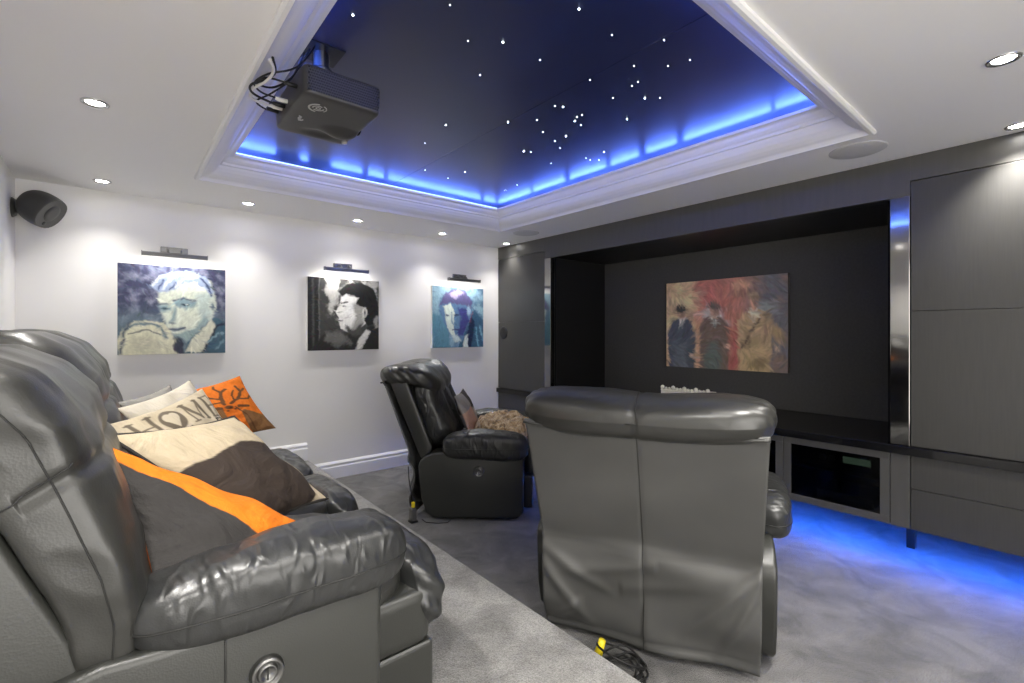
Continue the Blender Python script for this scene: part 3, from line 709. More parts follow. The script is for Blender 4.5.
for r, h in ((.0, .0590), (.5, .0590), (.94, .058), (1.0, .054)):
    for j in range(n):
        a = 2 * PI * j / n; V.append(ctr + ax * h + s1 * (math.cos(a) * .062 * r) + s2 * (math.sin(a) * .058 * r + .008))
k.put(V, [(i * n + j, i * n + (j + 1) % n, (i + 1) * n + (j + 1) % n, (i + 1) * n + j) for i in range(3) for j in range(n)])
o = k.build('driver_grille', M['plastic'], t, True)
k = MB(); V = []
for r, h in ((.0, .0588), (1.0, .0588), (1.25, .056)):
    for j in range(16):
        a = 2 * PI * j / 16; V.append(ctr + ax * h + s1 * (math.cos(a) * .014 * r) + s2 * (math.sin(a) * .011 * r - .066))
k.put(V, [(i * 16 + j, i * 16 + (j + 1) % 16, (i + 1) * 16 + (j + 1) % 16, (i + 1) * 16 + j) for i in range(2) for j in range(16)])
k.build('port', M['black'], t, True)

# ------------------------------------------------------------------ projector
PXA, PXB, PYC, PYD, PZ0, PZ1 = .526, .836, 1.825, 2.262, Z(.885), Z(1.000)
t = thing('projector', 'dark grey projector hung upside down from the star ceiling, trailing cables', 'projector', ((PXA + PXB) / 2, (PYC + PYD) / 2, ZS)); off = t.location
def pj(q):
    x = (PXA + PXB) / 2 + q.x * (PXB - PXA) / 2 * (1 - .03 * (1 - q.z) / 2)
    y = (PYC + PYD) / 2 + q.y * (PYD - PYC) / 2 * (1 - .03 * (1 - q.z) / 2)
    z = (PZ0 + PZ1) / 2 + q.z * (PZ1 - PZ0) / 2
    if q.z < 0:                                   # shallow lens hump and hollow on the lower face
        e = math.hypot((q.x - .55) / .62, (q.y - .30) / .30); z -= .022 * smooth01(1.15 - e)
        e2 = math.hypot((q.x - .10) / .55, (q.y - .62) / .20); z += .010 * smooth01(1.2 - e2) * smooth01(-q.z * 1.2)
    return (x, y, z)
V, F = soft(pj, 13, 44); add('housing', V, F, M['plastic'], t, off=off)
k = MB()
for r in range(9):
    for c_ in range(30):
        x = PXA + .022 + c_ * (PXB - PXA - .044) / 29 + (.002 if r % 2 else -.002); z = PZ0 + .018 + r * .0100
        yf = PYC + .0066 * (1 - (z - PZ0) / (PZ1 - PZ0)) - .0006
        k.box((x - .0036, yf, z - .0030), (x + .0036, yf + .008, z + .0030))
k.build('vent_slots', M['black'], t, off=off)
# lens
MB().lathe([(.034, -.03), (.036, .0), (.031, .004), (.027, -.004), (1e-5, -.001)], 'x', (PXB + .002, PYC + .265, PZ0 + .036), 28).build('lens', M['gloss'], t, True, off=off)
MB().lathe([(.012, -.004), (.012, .006), (1e-5, .008)], 'z', (PXB - .03, PYC + .352, PZ0 - .010), 16).build('adjuster_foot', M['mark'], t, True, off=off)
# printed marks on the lower face: a swirl of arcs and a script-like squiggle
zf = PZ0 - .0012
k = MB(); sx, sy = PXA + .085, PYC + .105
def arc(r, a0, a1, w):
    P = [(sx + r * math.cos(a0 + (a1 - a0) * i / 14), sy + r * math.sin(a0 + (a1 - a0) * i / 14)) for i in range(15)]
    for (x0, y0), (x1, y1) in zip(P, P[1:]):
        d = Vector((x1 - x0, y1 - y0)); nrm = Vector((-d.y, d.x)).normalized() * w
        k.put([(x0 - nrm.x, y0 - nrm.y, zf), (x1 - nrm.x, y1 - nrm.y, zf), (x1 + nrm.x, y1 + nrm.y, zf), (x0 + nrm.x, y0 + nrm.y, zf),
               (x0 - nrm.x, y0 - nrm.y, zf + .003), (x1 - nrm.x, y1 - nrm.y, zf + .003), (x1 + nrm.x, y1 + nrm.y, zf + .003), (x0 + nrm.x, y0 + nrm.y, zf + .003)],
              [(0, 1, 2, 3), (4, 7, 6, 5), (0, 4, 5, 1), (1, 5, 6, 2), (2, 6, 7, 3), (3, 7, 4, 0)])
arc(.034, 1.6, 4.6, .0035); arc(.020, -.2, 2.2, .0025); arc(.020, 2.9, 5.2, .0025); arc(.031, -1.1, .6, .002); arc(.008, 0, 6.28, .002)
k.build('swirl_mark', M['mark'], t, off=off)
k = MB(); sq = [(0, 0), (.006, .012), (.010, .004), (.015, .014), (.022, .010), (.018, .002), (.026, .004), (.034, .016), (.036, .006), (.044, .010), (.040, .022), (.030, .026)]
k.tube([(PXA + .045 + b * .9, PYC + .215 + a * 1.0, zf) for a, b in sq], .0026, 6)
k.build('script_mark', M['mark'], t, True, off=off)
# bracket
k = MB(); mx, my = .655, 2.03
k.lathe([(.030, PZ1 - .004), (.030, ZS - .004)], c=(mx, my, 0), n=20); k.box((mx - .06, my - .06, PZ1 - .004), (mx + .06, my + .06, PZ1 + .012))
for a in (0.6, 2.2, 3.8, 5.4): k.tube([(mx, my, PZ1 + .014), (mx + .11 * math.cos(a), my + .11 * math.sin(a), PZ1 + .016), (mx + .13 * math.cos(a), my + .13 * math.sin(a), PZ1 - .004)], .008, 8)
k.lathe([(.046, PZ1 + .045), (.05, PZ1 + .05), (.05, PZ1 + .085), (.046, PZ1 + .09)], c=(mx, my, 0), n=24)
k.build('ceiling_bracket', M['chrome_dark'], t, False, off=off)
MB().box((mx - .075, my - .075, ZS - .006), (mx + .075, my + .075, ZS - .0005)).build('mount_plate', M['amp'], t, off=off)
# plugs and cables at the back
xb = PXA
def cable(pts, r, m, plug=None, nm='cable'):
    P = [Vector(p) for p in pts]; Q = []
    for i in range(len(P) - 1):
        a, b, c_, d = P[max(0, i - 1)], P[i], P[i + 1], P[min(len(P) - 1, i + 2)]
        for s in range(6):
            u = s / 6; Q.append(.5 * ((2 * b) + (c_ - a) * u + (2 * a - 5 * b + 4 * c_ - d) * u * u + (3 * b - a - 3 * c_ + d) * u ** 3))
    Q.append(P[-1])
    o = MB().tube(Q, r, 8).build(nm, M[m], t, True, off=off)
    if plug:
        MB().tube([P[0] + Vector((.012, 0, 0)), P[0] + Vector((-.03, 0, 0)), P[0] + Vector((-.042, 0, .001))], lambda s: .0085 if s < .8 else .006, 10).build('plug', M[plug], o, True, off=off)
zc_ = PZ0 + .045
cable([(xb, 2.13, zc_), (xb - .05, 2.13, zc_), (xb - .115, 2.10, zc_ - .004), (xb - .125, 2.02, zc_), (xb - .10, 1.93, zc_), (xb - .095, 1.85, zc_ + .005), (xb - .12, 1.79, zc_ + .01)], .0055, 'white_cable', 'white_cable')
cable([(xb, 2.05, zc_), (xb - .05, 2.05, zc_ + .003), (xb - .10, 2.03, zc_), (xb - .13, 1.98, zc_ + .004), (xb - .10, 1.90, zc_ + .014), (xb - .03, 1.88, zc_ + .045), (xb + .03, 1.93, zc_ + .12), (xb + .09, 1.99, ZS - .008)], .0035, 'black', 'white_cable')
cable([(xb, 1.92, zc_ + .01), (xb - .05, 1.92, zc_ + .012), (xb - .10, 1.925, zc_ + .01), (xb - .125, 1.96, zc_ + .006), (xb - .11, 2.0, zc_ + .01), (xb - .05, 2.02, zc_ + .03), (xb + .02, 2.02, zc_ + .10), (xb + .08, 2.02, ZS - .008)], .004, 'black', 'black')
cable([(xb, 2.09, zc_ - .004), (xb - .05, 2.09, zc_ - .003), (xb - .12, 2.05, zc_ - .006), (xb - .14, 1.99, zc_ - .004), (xb - .10, 1.93, zc_ + .008), (xb - .085, 1.87, zc_ + .012), (xb - .115, 1.775, zc_ + .012)], .0045, 'black', 'black')
cable([(xb, 2.19, zc_ + .01), (xb - .04, 2.20, zc_ + .01), (xb - .085, 2.17, zc_ + .02), (xb - .04, 2.13, zc_ + .05), (xb + .03, 2.09, zc_ + .12), (xb + .07, 2.06, ZS - .008)], .0035, 'black', 'black')

# ------------------------------------------------------------------ leather recliner armchair
S = 1.04
def s_(*p): return tuple(x * S for x in p)
LEAN = Vector((-.34, 0, .94)).normalized(); LN = Vector((LEAN.z, 0, -LEAN.x))      # up the back, out of its front
def folds(amp, sc, seed, along=(1, 1, 1)):
    def w(p, q):
        a = Vector((p.x * along[0], p.y * along[1], p.z * along[2]))
        return amp * (noise.noise(a * sc + Vector((seed, seed * 2, 0))) + .5 * ridge(a, sc * 2.1, seed))
    return w
def armpad(parent, x0, x1, y, hw, z0, z1, seed, off=None, out=0, rise=0.):
    cx, cz, hx, hz = (x0 + x1) / 2, (z0 + z1) / 2, (x1 - x0) / 2, (z1 - z0) / 2
    def fn(q):
        t = q.x
        z = cz + q.z * hz * (1 + .04 * t) + .010 * math.cos(t * 2.0) - .006 - .006 * t + rise * t * (.5 + .5 * q.z)
        return (cx + q.x * hx, y + q.y * hw * (1 + .05 * t), z)
    def wr(p, q):
        top = smooth01((q.z + .3) / .5)
        w = .0045 * noise.noise(Vector((p.x * 13 + p.z * 8 + seed, p.y * 9, p.z * 10))) + .0035 * ridge(Vector((p.x * 8 + p.z * 7, p.y * 7, p.z * 4)), 1.7, seed)
        return w * (.45 + .55 * top) + .012 * noise.noise(p * 5 + Vector((seed, 0, 0)))
    V, F = soft(fn, 3.5, 48, wr)
    o = add('arm_pad', V, F, M['leather_pad'], parent, off=off)
    if out:
        pts = [(cx + hx * 1.02 * math.sin(a), y + out * hw * 1.15 * max(.0, math.cos(a)) if abs(a) < 1.45 else y, cz - .10 * hz) for a in [(-1.5 + 3.0 * i / 48) for i in range(49)]]
        MB().tube(snap(V, F, pts), .0022, 6).build('seam', M['seam'], o, True, off=off)
    return o
def seam_on(fnpts, r, parent, off=None, m='seam'):
    return MB().tube(fnpts, r, 6).build('seam', M[m], parent, True, off=off)

from mathutils.bvhtree import BVHTree
def snap(V, F, pts, lift=.0006):
    t = BVHTree.FromPolygons([tuple(v) for v in V], F); out = []
    for p in pts:
        co_, no_, i_, d_ = t.find_nearest(Vector(p)); out.append(co_ + no_ * lift)
    return out
def button(parent, c, r, sgn, off=None):
    k = MB()
    pr = [(1e-5, .010), (.40, .010), (.44, .014), (.56, .014), (.60, .006), (.72, .005), (.78, .016), (.92, .016), (1.0, .010), (1.04, -.004)]
    k.lathe([(a * r, sgn * b) for a, b in pr], 'y', c, 32)
    o = k.build('recline_button', M['chrome_dark'], parent, True, off=off)
    o['label'] = 'round chrome recline button'
    MB().box((c[0] - r * .05, c[1] + sgn * .0095, c[2] - r * .42), (c[0] + r * .05, c[1] + sgn * .0115, c[2] + r * .42)).build('slot', M['black'], o, off=off)

def armchair(label, loc, rz, seed):
    t = thing('recliner_armchair', label, 'armchair', loc, rz, 'black leather recliner armchairs')
    # sides
    prof = [(.0, .36), (.018, .16), (.05, .06), (.10, .022), (.66, .022), (.70, .06), (.705, .45), (.20, .46), (.10, .455), (.045, .43), (.010, .40)]
    for sg in (1, -1):
        y0, y1 = sorted((sg * .315, sg * .462))
        o = MB().prism([s_(*p) for p in prof], y0 * S, y1 * S).build('side_panel', M['leather_flat'], t); bevel(o, .016, 4); o.data.polygons.foreach_set('use_smooth', [True] * len(o.data.polygons))
        armpad(t, .165 * S, .735 * S, sg * .435 * S, .112 * S, .415 * S, .595 * S, seed + sg, None, sg)
        if sg < 0: button(t, (.405 * S, -.462 * S, .335 * S), .034, -1)
    # chassis
    o = MB().box(s_(.06, -.31, .05), s_(.66, .31, .30)).build('chassis', M['black'], t)
    for x in (.10, .60):
        for y in (-.28, .28): MB().lathe([(.022, .001), (.022, .05 * S)], c=(x * S, y * S, 0), n=14).build('foot', M['black'], t)
    # seat and footrest
    def seat(q): return ((.40 + .38 * q.x) * S, .305 * q.y * S, (.395 + (.085 + .012 * math.cos(q.y * 2.6)) * q.z - .02 * (q.x < -.2) * (abs(q.x) - .2)) * S)
    V, F = soft(seat, 4.5, 30, folds(.006, 8, seed)); add('seat_cushion', V, F, M['leather'], t)
    def puff(q): return ((.765 + .075 * q.x) * S, .305 * q.y * S, (.345 + .125 * q.z) * S)
    V, F = soft(puff, 3.2, 28, folds(.008, 11, seed + 3)); add('footrest_pad', V, F, M['leather_pad'], t)
    o = MB().box(s_(.70, -.30, .035), s_(.765, .30, .26)).build('footrest', M['leather_flat'], t); bevel(o, .012, 3)
    # back frame (flat sides)
    pf = [(-.212, .925), (-.105, .965), (.085, .475), (.060, .40), (.005, .40)]
    o = MB().prism([s_(*p) for p in pf], -.405 * S, .405 * S).build('back_frame', M['leather_flat'], t); bevel(o, .014, 3); o.data.polygons.foreach_set('use_smooth', [True] * len(o.data.polygons))
    # back cushion: three upright channels
    B = Vector((.085, 0, .475))
    def bc(q):
        ch = .012 * abs(math.cos(q.y * PI * 1.5))
        return (B + LEAN * (.225 + .265 * q.z) + LN * (.055 + (.085 + .03 * (.3 - q.z) * (.5 - .5 * q.z) + ch * (q.x > 0)) * q.x) + Vector((0, .385 * q.y, 0))) * S
    V, F = soft(bc, 4, 36, folds(.010, 6, seed + 5, (1, 1.3, .8))); add('back_cushion', V, F, M['leather_pad'], t)
    # head roll folded over the top of the frame
    def hr(q):
        a = q.x * .215; z = .962 + q.z * .083
        sag = -.024 * math.exp(-((q.y + .1) / .45) ** 2) * max(0, q.z)
        droop = -.020 * max(0, -q.x) ** 2 - .10 * max(0, q.x) ** 2.2
        tuck = .030 * max(0, -q.z) * max(0, -q.x)
        return Vector((-.100 + a + tuck, .438 * q.y * (1 - .03 * max(0, -q.z)), z + droop + sag)) * S
    def hw(p, q):
        e = math.exp(-((abs(q.y) - 1) / .12) ** 2)
        return .007 * noise.noise(p * 4 + Vector((seed, 0, 0))) + .0035 * ridge(p, 9, seed) * (.4 + .6 * (q.x > 0)) + .004 * math.sin(p.z * 80 + p.x * 90) * e - .006 * math.exp(-(p.y / (.010 * S)) ** 2) * (q.x < .2) + .014 * noise.noise(p * 7 + Vector((0, seed, 0))) * smooth01(q.x * 2)
    V, F = soft(hr, 3.6, 52, hw); o = add('head_cushion', V, F, M['leather'], t)
    MB().tube(snap(V, F, [(-.6 * S + .04 * j, -.0, (.90 + .012 * j) * S) for j in range(14)], .0), .0028, 6).build('seam', M['seam'], o, True)
    # rear cover: leaning part, then a loose skirt hanging to the floor
    FOLDS = [(-1, .60, -.30, .93, .012, .035), (-1, .63, -.62, 1, .012, .04), (1, .64, .25, .80, .012, .03), (1, .70, .42, 1.0, .013, .04), (-.1, .64, .95, .74, .008, .03), (.2, .76, -.7, .68, .008, .035), (.6, .85, .95, .97, .008, .03)]
    nu, nv = 90, 90; V = []; Fc = []
    def rear(u, v):
        y = (u * 2 - 1)
        if v < .60:
            s = v / .60; x, z = -.252 + (-.055 + .252) * s, .925 + (.405 - .925) * s
        else:
            s = (v - .60) / .40; x, z = -.055 + .025 * s - .006 * math.sin(s * PI), .405 + (.026 - .405) * s
        hwid = (.414 - .012 * v) * S
        p = Vector((x * S, y * hwid, z * S))
        sag = .022 * (1 - y * y) * max(0, 1 - v * 4) 
        p.z -= sag * S
        d = .008 * noise.noise(Vector((p.y * 4 + seed, p.z * 3, 1.0)))
        if v > .5:
            f_ = smooth01((v - .5) / .2)
            d += f_ * (.022 * noise.noise(Vector((p.y * 3.2 + p.z * 4.0 + seed, p.z * 6 - p.y * 2.0, 4.0))) + .013 * math.sin(p.y * 9 + p.z * 14 * (1 if y > 0 else -1) + seed))
        d += .012 * math.exp(-((v - .60) / .035) ** 2) * (.5 + .5 * math.cos(y * 5)) 
        d -= .004 * math.exp(-(p.y / .007) ** 2)
        for (ya_, va_, yb_, vb_, am, wd) in FOLDS:
            tt = ((y - ya_) * (yb_ - ya_) + (v - va_) * (vb_ - va_)) / ((yb_ - ya_) ** 2 + (vb_ - va_) ** 2)
            if -.02 < tt < 1: d += 1.25 * am * math.sin(PI * min(1, .25 + .75 * max(0, tt))) * math.exp(-(segd(y, v, ya_, va_, yb_, vb_) / (wd * .8)) ** 2)
        d += .010 * math.exp(-((v - .012) / .012) ** 2)                      # rolled seam along the top
        d -= .006 * math.exp(-((v - .965) / .008) ** 2)                      # hem
        if v > .55: d += .014 * smooth01((v - .55) / .1)
        p.x -= d
        return p
    for j in range(nv + 1):
        for i in range(nu + 1): V.append(rear(i / nu, j / nv))
    k = len(V)
    for j in range(nv + 1):
        for i in range(nu + 1): V.append(V[j * (nu + 1) + i] + Vector((.010, 0, 0)))
    w = nu + 1
    for j in range(nv):
        for i in range(nu):
            a = j * w + i; Fc.append((a, a + 1, a + w + 1, a + w)); Fc.append((k + a, k + a + w, k + a + w + 1, k + a + 1))
    for i in range(nu): Fc.append((i, k + i, k + i + 1, i + 1)); a = nv * w + i; Fc.append((a, a + 1, k + a + 1, k + a))
    for j in range(nv): a = j * w; Fc.append((a, a + w, k + a + w, k + a)); a = j * w + nu; Fc.append((a, k + a, k + a + w, a + w))
    o = add('rear_cover', V, Fc, M['leather_back'], t)
    k = MB()
    k.tube([rear(i / 40, .012) + Vector((-.006, 0, 0)) for i in range(41)], .006, 8)
    k.build('welt', M['leather'], o, True)
    MB().tube([rear(.5, j_ / 60) + Vector((-.0008, 0, 0)) for j_ in range(1, 61)], .0018, 6).build('seam', M['seam'], o, True)
    return t
NEAR_CHAIR = (Vector((1.676, 1.157, 0)), math.radians(27.1))
FAR_CHAIR = (Vector((1.915, 3.302, 0)), math.radians(-41.1))
armchair('grey-black leather recliner seen from behind, its loose rear cover reaching the carpet', NEAR_CHAIR[0], NEAR_CHAIR[1], 2.0)
armchair('black leather recliner seen from the side with a fur throw on its seat', FAR_CHAIR[0], FAR_CHAIR[1], 6.5)

# ------------------------------------------------------------------ three-seat reclining sofa on the platform
SY0, SY1 = 1.05, 3.20
sofa = thing('recliner_sofa', 'long black leather three-seat recliner sofa against the left wall, heaped with cushions', 'sofa', (.10, (SY0 + SY1) / 2, PLAT))
so = sofa.location
for y0, y1 in ((SY0, SY0 + .15), (SY1 - .15, SY1)):
    pr = [(-.40, PLAT + .03), (.44, PLAT + .03), (.475, PLAT + .06), (.48, .722), (.06, .735), (-.02, .742), (-.09, .730), (-.17, .690), (-.30, .60), (-.42, .50)]
    o = MB().prism(pr, y0, y1).build('side_panel', M['leather_flat'], sofa, off=so); bevel(o, .016, 4); o.data.polygons.foreach_set('use_smooth', [True] * len(o.data.polygons))
pad_n = armpad(sofa, .005, .555, SY0 + .078, .100, .700, .850, 1.0, so, -1, .016)
pad_f = armpad(sofa, .005, .555, SY1 - .078, .100, .700, .850, 5.0, so, 1, .016)
button(sofa, (.232, SY0, .622), .031, -1, so)
seam_on([(.160, SY0 - .0005, .725 - .066 * i) for i in range(8)], .0022, sofa, so)
# sofa back: leaning frame with flat ends
SL = Vector((-.36, 0, .933)).normalized(); SN = Vector((SL.z, 0, -SL.x))
pf = [(-.215, 1.16), (-.055, .79), (-.03, .70), (-.02, .45), (-.22, .45), (-.455, 1.08), (-.46, 1.16), (-.43, 1.20), (-.38, 1.215), (-.29, 1.20)]
o = MB().prism(pf, SY0 + .022, SY1 - .022).build('back_frame', M['leather_flat'], sofa, off=so); bevel(o, .016, 3); o.data.polygons.foreach_set('use_smooth', [True] * len(o.data.polygons))
FRONT = [(0, .030, .66), (.2, .034, .80), (.35, .020, .89), (.55, -.030, 1.05), (.72, -.066, 1.165), (.85, -.120, 1.248), (.93, -.190, 1.295), (1, -.30, 1.312)]
REAR = [(0, -.06, .68), (.2, -.065, .79), (.35, -.09, .87), (.55, -.14, .99), (.72, -.185, 1.08), (.85, -.235, 1.16), (.93, -.31, 1.20), (1, -.40, 1.225)]
def along(T, s):
    s = max(0, min(1, s))
    for (a, x0, z0), (b, x1, z1) in zip(T, T[1:]):
        if s <= b:
            t = (s - a) / (b - a); return Vector((x0 + (x1 - x0) * t, 0, z0 + (z1 - z0) * t))
edges = [SY0 + .012, 1.80, 2.45, SY1 - .012]
for i in range(3):
    ya, yb = edges[i] + .002, edges[i + 1] - .002
    seed = 11 + i * 3.7
    def bk(q, ya=ya, yb=yb, i=i):
        s_ = .5 + .5 * q.z
        f, r = along(FRONT, s_), along(REAR, s_)
        p = r + (f - r) * (.5 + .5 * q.x)
        p.x += .026 * (1 - q.y ** 4) * max(0, q.x) * (1 - q.z ** 4)
        p.z += (.016 if i else -.034) * s_ ** 3
        p.y = (ya + yb) / 2 + q.y * (yb - ya) / 2
        return p
    def bw(p, q, seed=seed, i=i):
        s_ = .5 + .5 * q.z
        d = .010 * noise.noise(Vector((p.x * 4, p.y * 4 + seed, p.z * 4)))
        # soft gathers fanning from the side seams into the head part
        side = 1 - smooth01((1 - abs(q.y)) / .75)
        head = smooth01((s_ - .42) / .2)
        fan = math.sin(34 * (p.z + .55 * p.x) + 9 * abs(q.y) + 3.0 * noise.noise(Vector((p.y * 4, p.z * 5, seed))))
        d += (.0075 * fan * (.30 + .70 * side) * head + .0030 * fan * (1 - head)) * (0.25 if (i == 0 and q.y < -.8) else 1)
        d += .004 * ridge(Vector((p.x * 7 + p.z * 5, p.y * 4, p.z * 7)), 1.4, seed)
        d -= .014 * math.exp(-((s_ - .60) / .018) ** 2) * (q.x > -.4) * (1 if i else .6)
        return d
    V, F = soft(bk, 8.0 if i == 0 else 4.2, 60, bw); bo = add('back_cushion', V, F, M['leather'], sofa, off=so)
    if i == 0:
        yy = ya - .01
        pts = []
        for j in range(41):
            s_ = .02 + .95 * j / 40; f, r = along(FRONT, s_), along(REAR, s_); p = r + (f - r) * (.60 + .05 * math.sin(s_ * PI)); p.y = yy; pts.append(p)
        MB().tube(snap(V, F, pts), .0017, 6).build('seam', M['seam'], bo, True, off=so)
        pts = []
        f, r = along(FRONT, .60), along(REAR, .60)
        for j in range(21): p = r + (f - r) * (.02 + .96 * j / 20); p.y = yy; pts.append(p)
        MB().tube(snap(V, F, pts), .0017, 6).build('seam', M['seam'], bo, True, off=so)
# seats: each a puffed pad that rolls down over its front edge
se = [SY0 + .155, 1.83, 2.40, SY1 - .155]
for i in range(3):
    ya, yb = se[i] + .002, se[i + 1] - .002; seed = 31 + i * 2.3
    def st_(q, ya=ya, yb=yb):
        x = .340 + .325 * q.x; z = .598 + .078 * q.z
        z -= .055 * max(0, q.x - .35) ** 1.5 * (q.z > 0) 
        return (x, (ya + yb) / 2 + q.y * (yb - ya) / 2, z + .010 * math.cos(q.y * 2.0) * (q.z > 0))
    V, F = soft(st_, 4.2, 32, folds(.006, 5, seed, (1.3, .8, 1))); add('seat_cushion', V, F, M['leather'], sofa, off=so)
    def pf_(q, ya=ya, yb=yb):
        return (.690 + .076 * q.x + .018 * (1 - q.z * q.z), (ya + yb) / 2 + q.y * (yb - ya) / 2, .525 + .130 * q.z)
    def pw(p, q, seed=seed):
        e = math.exp(-((abs(q.y) - 1) / .25) ** 2)
        return folds(.008, 9, seed + 1)(p, q) + .006 * math.sin(p.z * 75 + p.x * 65) * e
    V, F = soft(pf_, 3.0, 34, pw); add('footrest_pad', V, F, M['leather_pad'], sofa, off=so)
    V, F = soft(lambda q: ((.590 + .125 * q.x), (ya + yb) / 2 + q.y * ((yb - ya) / 2 - .004), .485 + .085 * q.z), 9, 16, None); add('footrest', V, F, M['leather_flat'], sofa, off=so)
    o = MB().box((.40, ya + .006, PLAT + .03), (.712, yb - .006, .41)).build('front_panel', M['leather_flat'], sofa, off=so); bevel(o, .012, 3)
k = MB(); k.box((-.38, SY0 + .15, PLAT + .05), (.44, SY1 - .15, .50)); k.build('chassis', M['black'], sofa, off=so)
for x in (-.34, .40):
    for y in (SY0 + .07, SY1 - .07): MB().lathe([(.024, PLAT + .0005), (.024, PLAT + .035)], c=(x, y, 0), n=14).build('foot', M['black'], sofa, off=so)

# ------------------------------------------------------------------ cushions
def cushion(name, label, A, B, C, D, T, paint, n=90, cat='cushion', group='cushions on the sofa', pipe=None, seed=0., sag=.012, m='print'):
    A, B, C, D = map(Vector, (A, B, C, D)); ctr = (A + B + C + D) / 4
    N = ((C - A).cross(B - A)).normalized()
    def pt(u, v, side):
        s, t = u * 2 - 1, v * 2 - 1
        s2 = s * (1 - .085 * (1 - t * t) * abs(s) ** 2); t2 = t * (1 - .085 * (1 - s * s) * abs(t) ** 2)
        uu, vv = (s2 + 1) / 2, (t2 + 1) / 2
        p = (A * (1 - uu) + B * uu) * (1 - vv) + (C * (1 - uu) + D * uu) * vv
        e = (1 - s * s) * (1 - t * t)
        hgt = T * e ** .55
        w = .010 * noise.noise(Vector((u * 5 + seed, v * 5, side * 3 + seed))) + .006 * math.sin((u * 3 + v * 2) * 6 + seed) * (1 - e) * (4 * max(abs(s), abs(t)) - 2.5 if max(abs(s), abs(t)) > .62 else 0) * .5
        lim = smooth01(e * 12)
        return p + N * (side * hgt + w * lim + sag * 0) 
    V = []; F = []; Cc = []
    w = n + 1
    for j in range(w):
        for i in range(w): V.append(pt(i / n, j / n, 1)); Cc.append(paint(i / n, j / n))
    idx = {}
    for j in range(w):
        for i in range(w):
            if i in (0, n) or j in (0, n): idx[(i, j)] = j * w + i
            else: idx[(i, j)] = len(V); V.append(pt(i / n, j / n, -1)); Cc.append(paint(1 - i / n, j / n))
    for j in range(n):
        for i in range(n):
            a = j * w + i; F.append((a, a + 1, a + w + 1, a + w))
            F.append((idx[(i, j)], idx[(i, j + 1)], idx[(i + 1, j + 1)], idx[(i + 1, j)]))
    o = add(name, V, F, M[m], None, True, ctr); o.location = ctr; set_paint(o.data, Cc)
    if pipe:
        P = [pt(i / 40, 0, 1) for i in range(40)] + [pt(1, i / 40, 1) for i in range(40)] + [pt(1 - i / 40, 1, 1) for i in range(40)] + [pt(0, 1 - i / 40, 1) for i in range(40)]
        MB().tube(P, .0048, 7, closed=True).build('piping', M[pipe], o, True, off=ctr)
    return tag(o, label, cat, group)

DARK, ORANGE, CREAM, BROWN = (54, 52, 51), (226, 122, 26), (192, 177, 150), (62, 53, 47)
c1 = painter(lambda x, y: DARK, [(sP((-.1, -.2), (1.2, -.2), (1.2, 1.2), (.98, 1.0), (.95, .80), (.80, .84), (.66, .78), (.52, .60), (.36, .42), (.16, .22), (-.1, .05)), ORANGE, .006, .010),
    (sP((.68, .86), (.90, .50), (.94, .56), (.88, .95)), DARK, .006, .01)], 1.1, .12)
c2 = painter(lambda x, y: CREAM, [(sP((-.2, .44), (.30, .40), (.62, .33), (.94, .38), (.93, .90), (.90, .94), (.6, 1.1), (-.2, 1.1)), BROWN, .006, .006)], 2.1, .08)
GREY_T = (104, 94, 80)
def word_home():
    L = []; w, h = .018, .20
    y0, y1 = .08, .31
    def st(*p): L.append((sL(w, *p), GREY_T, .006, .004))
    def th(*p): L.append((sL(w * .45, *p), GREY_T, .006, .004))
    st((.10, y0), (.10, y1)); st((.24, y0), (.24, y1)); th((.10, .195), (.24, .195))
    for x in (.10, .24):
        for y in (y0, y1): th((x - .03, y), (x + .03, y))
    cx, cy = .41, .195
    L.append((sE(cx, cy, .115, .125), GREY_T, .006, .003)); 
    CR = (196, 184, 160)
    L += [(sE(cx - .032, cy - .030, .046, .050), CR, .005, .002), (sE(cx + .032, cy - .030, .046, .050), CR, .005, .002), (sP((cx - .074, cy - .012), (cx + .074, cy - .012), (cx, cy + .100)), CR, .005, .002)]
    th((.58, y0), (.58, y1)); st((.58, y0), (.66, y1 - .02)); th((.66, y1 - .02), (.74, y0)); st((.74, y0), (.74, y1))
    for x, y in ((.58, y0), (.58, y1), (.74, y0), (.74, y1)): th((x - .025, y), (x + .025, y))
    st((.84, y0), (.84, y1)); th((.82, y0), (.95, y0)); th((.82, y1), (.95, y1)); th((.84, .195), (.92, .195)); th((.95, y0), (.95, y0 + .05)); th((.95, y1), (.95, y1 - .05))
    DK = (40, 36, 34)
    L.append((sL(.012, (.82, .34), (.82, .44)), DK, .005, .003))
    for y in (.34, .39, .44): L.append((sL(.009, (.82, y), (.87, y)), DK, .005, .003))
    L += [(sL(.012, (.94, .34), (.94, .45)), DK, .005, .003), (sL(.010, (.90, .34), (.98, .34)), DK, .005, .003)]
    L.append((sL(.010, (.34, .36), (.40, .335), (.45, .35), (.50, .335)), DK, .005, .006))
    return L
c3 = painter(lambda x, y: mixc((200, 188, 164), (184, 170, 145), nn(x, y, 4, 2)), word_home(), 3.1, .06)
c4 = painter(lambda x, y: (202, 194, 178), [], 4.1, .05)
c6 = painter(lambda x, y: (140, 138, 132), [], 5.1, .07)
ST = (96, 62, 34); TWEED = (122, 86, 52)
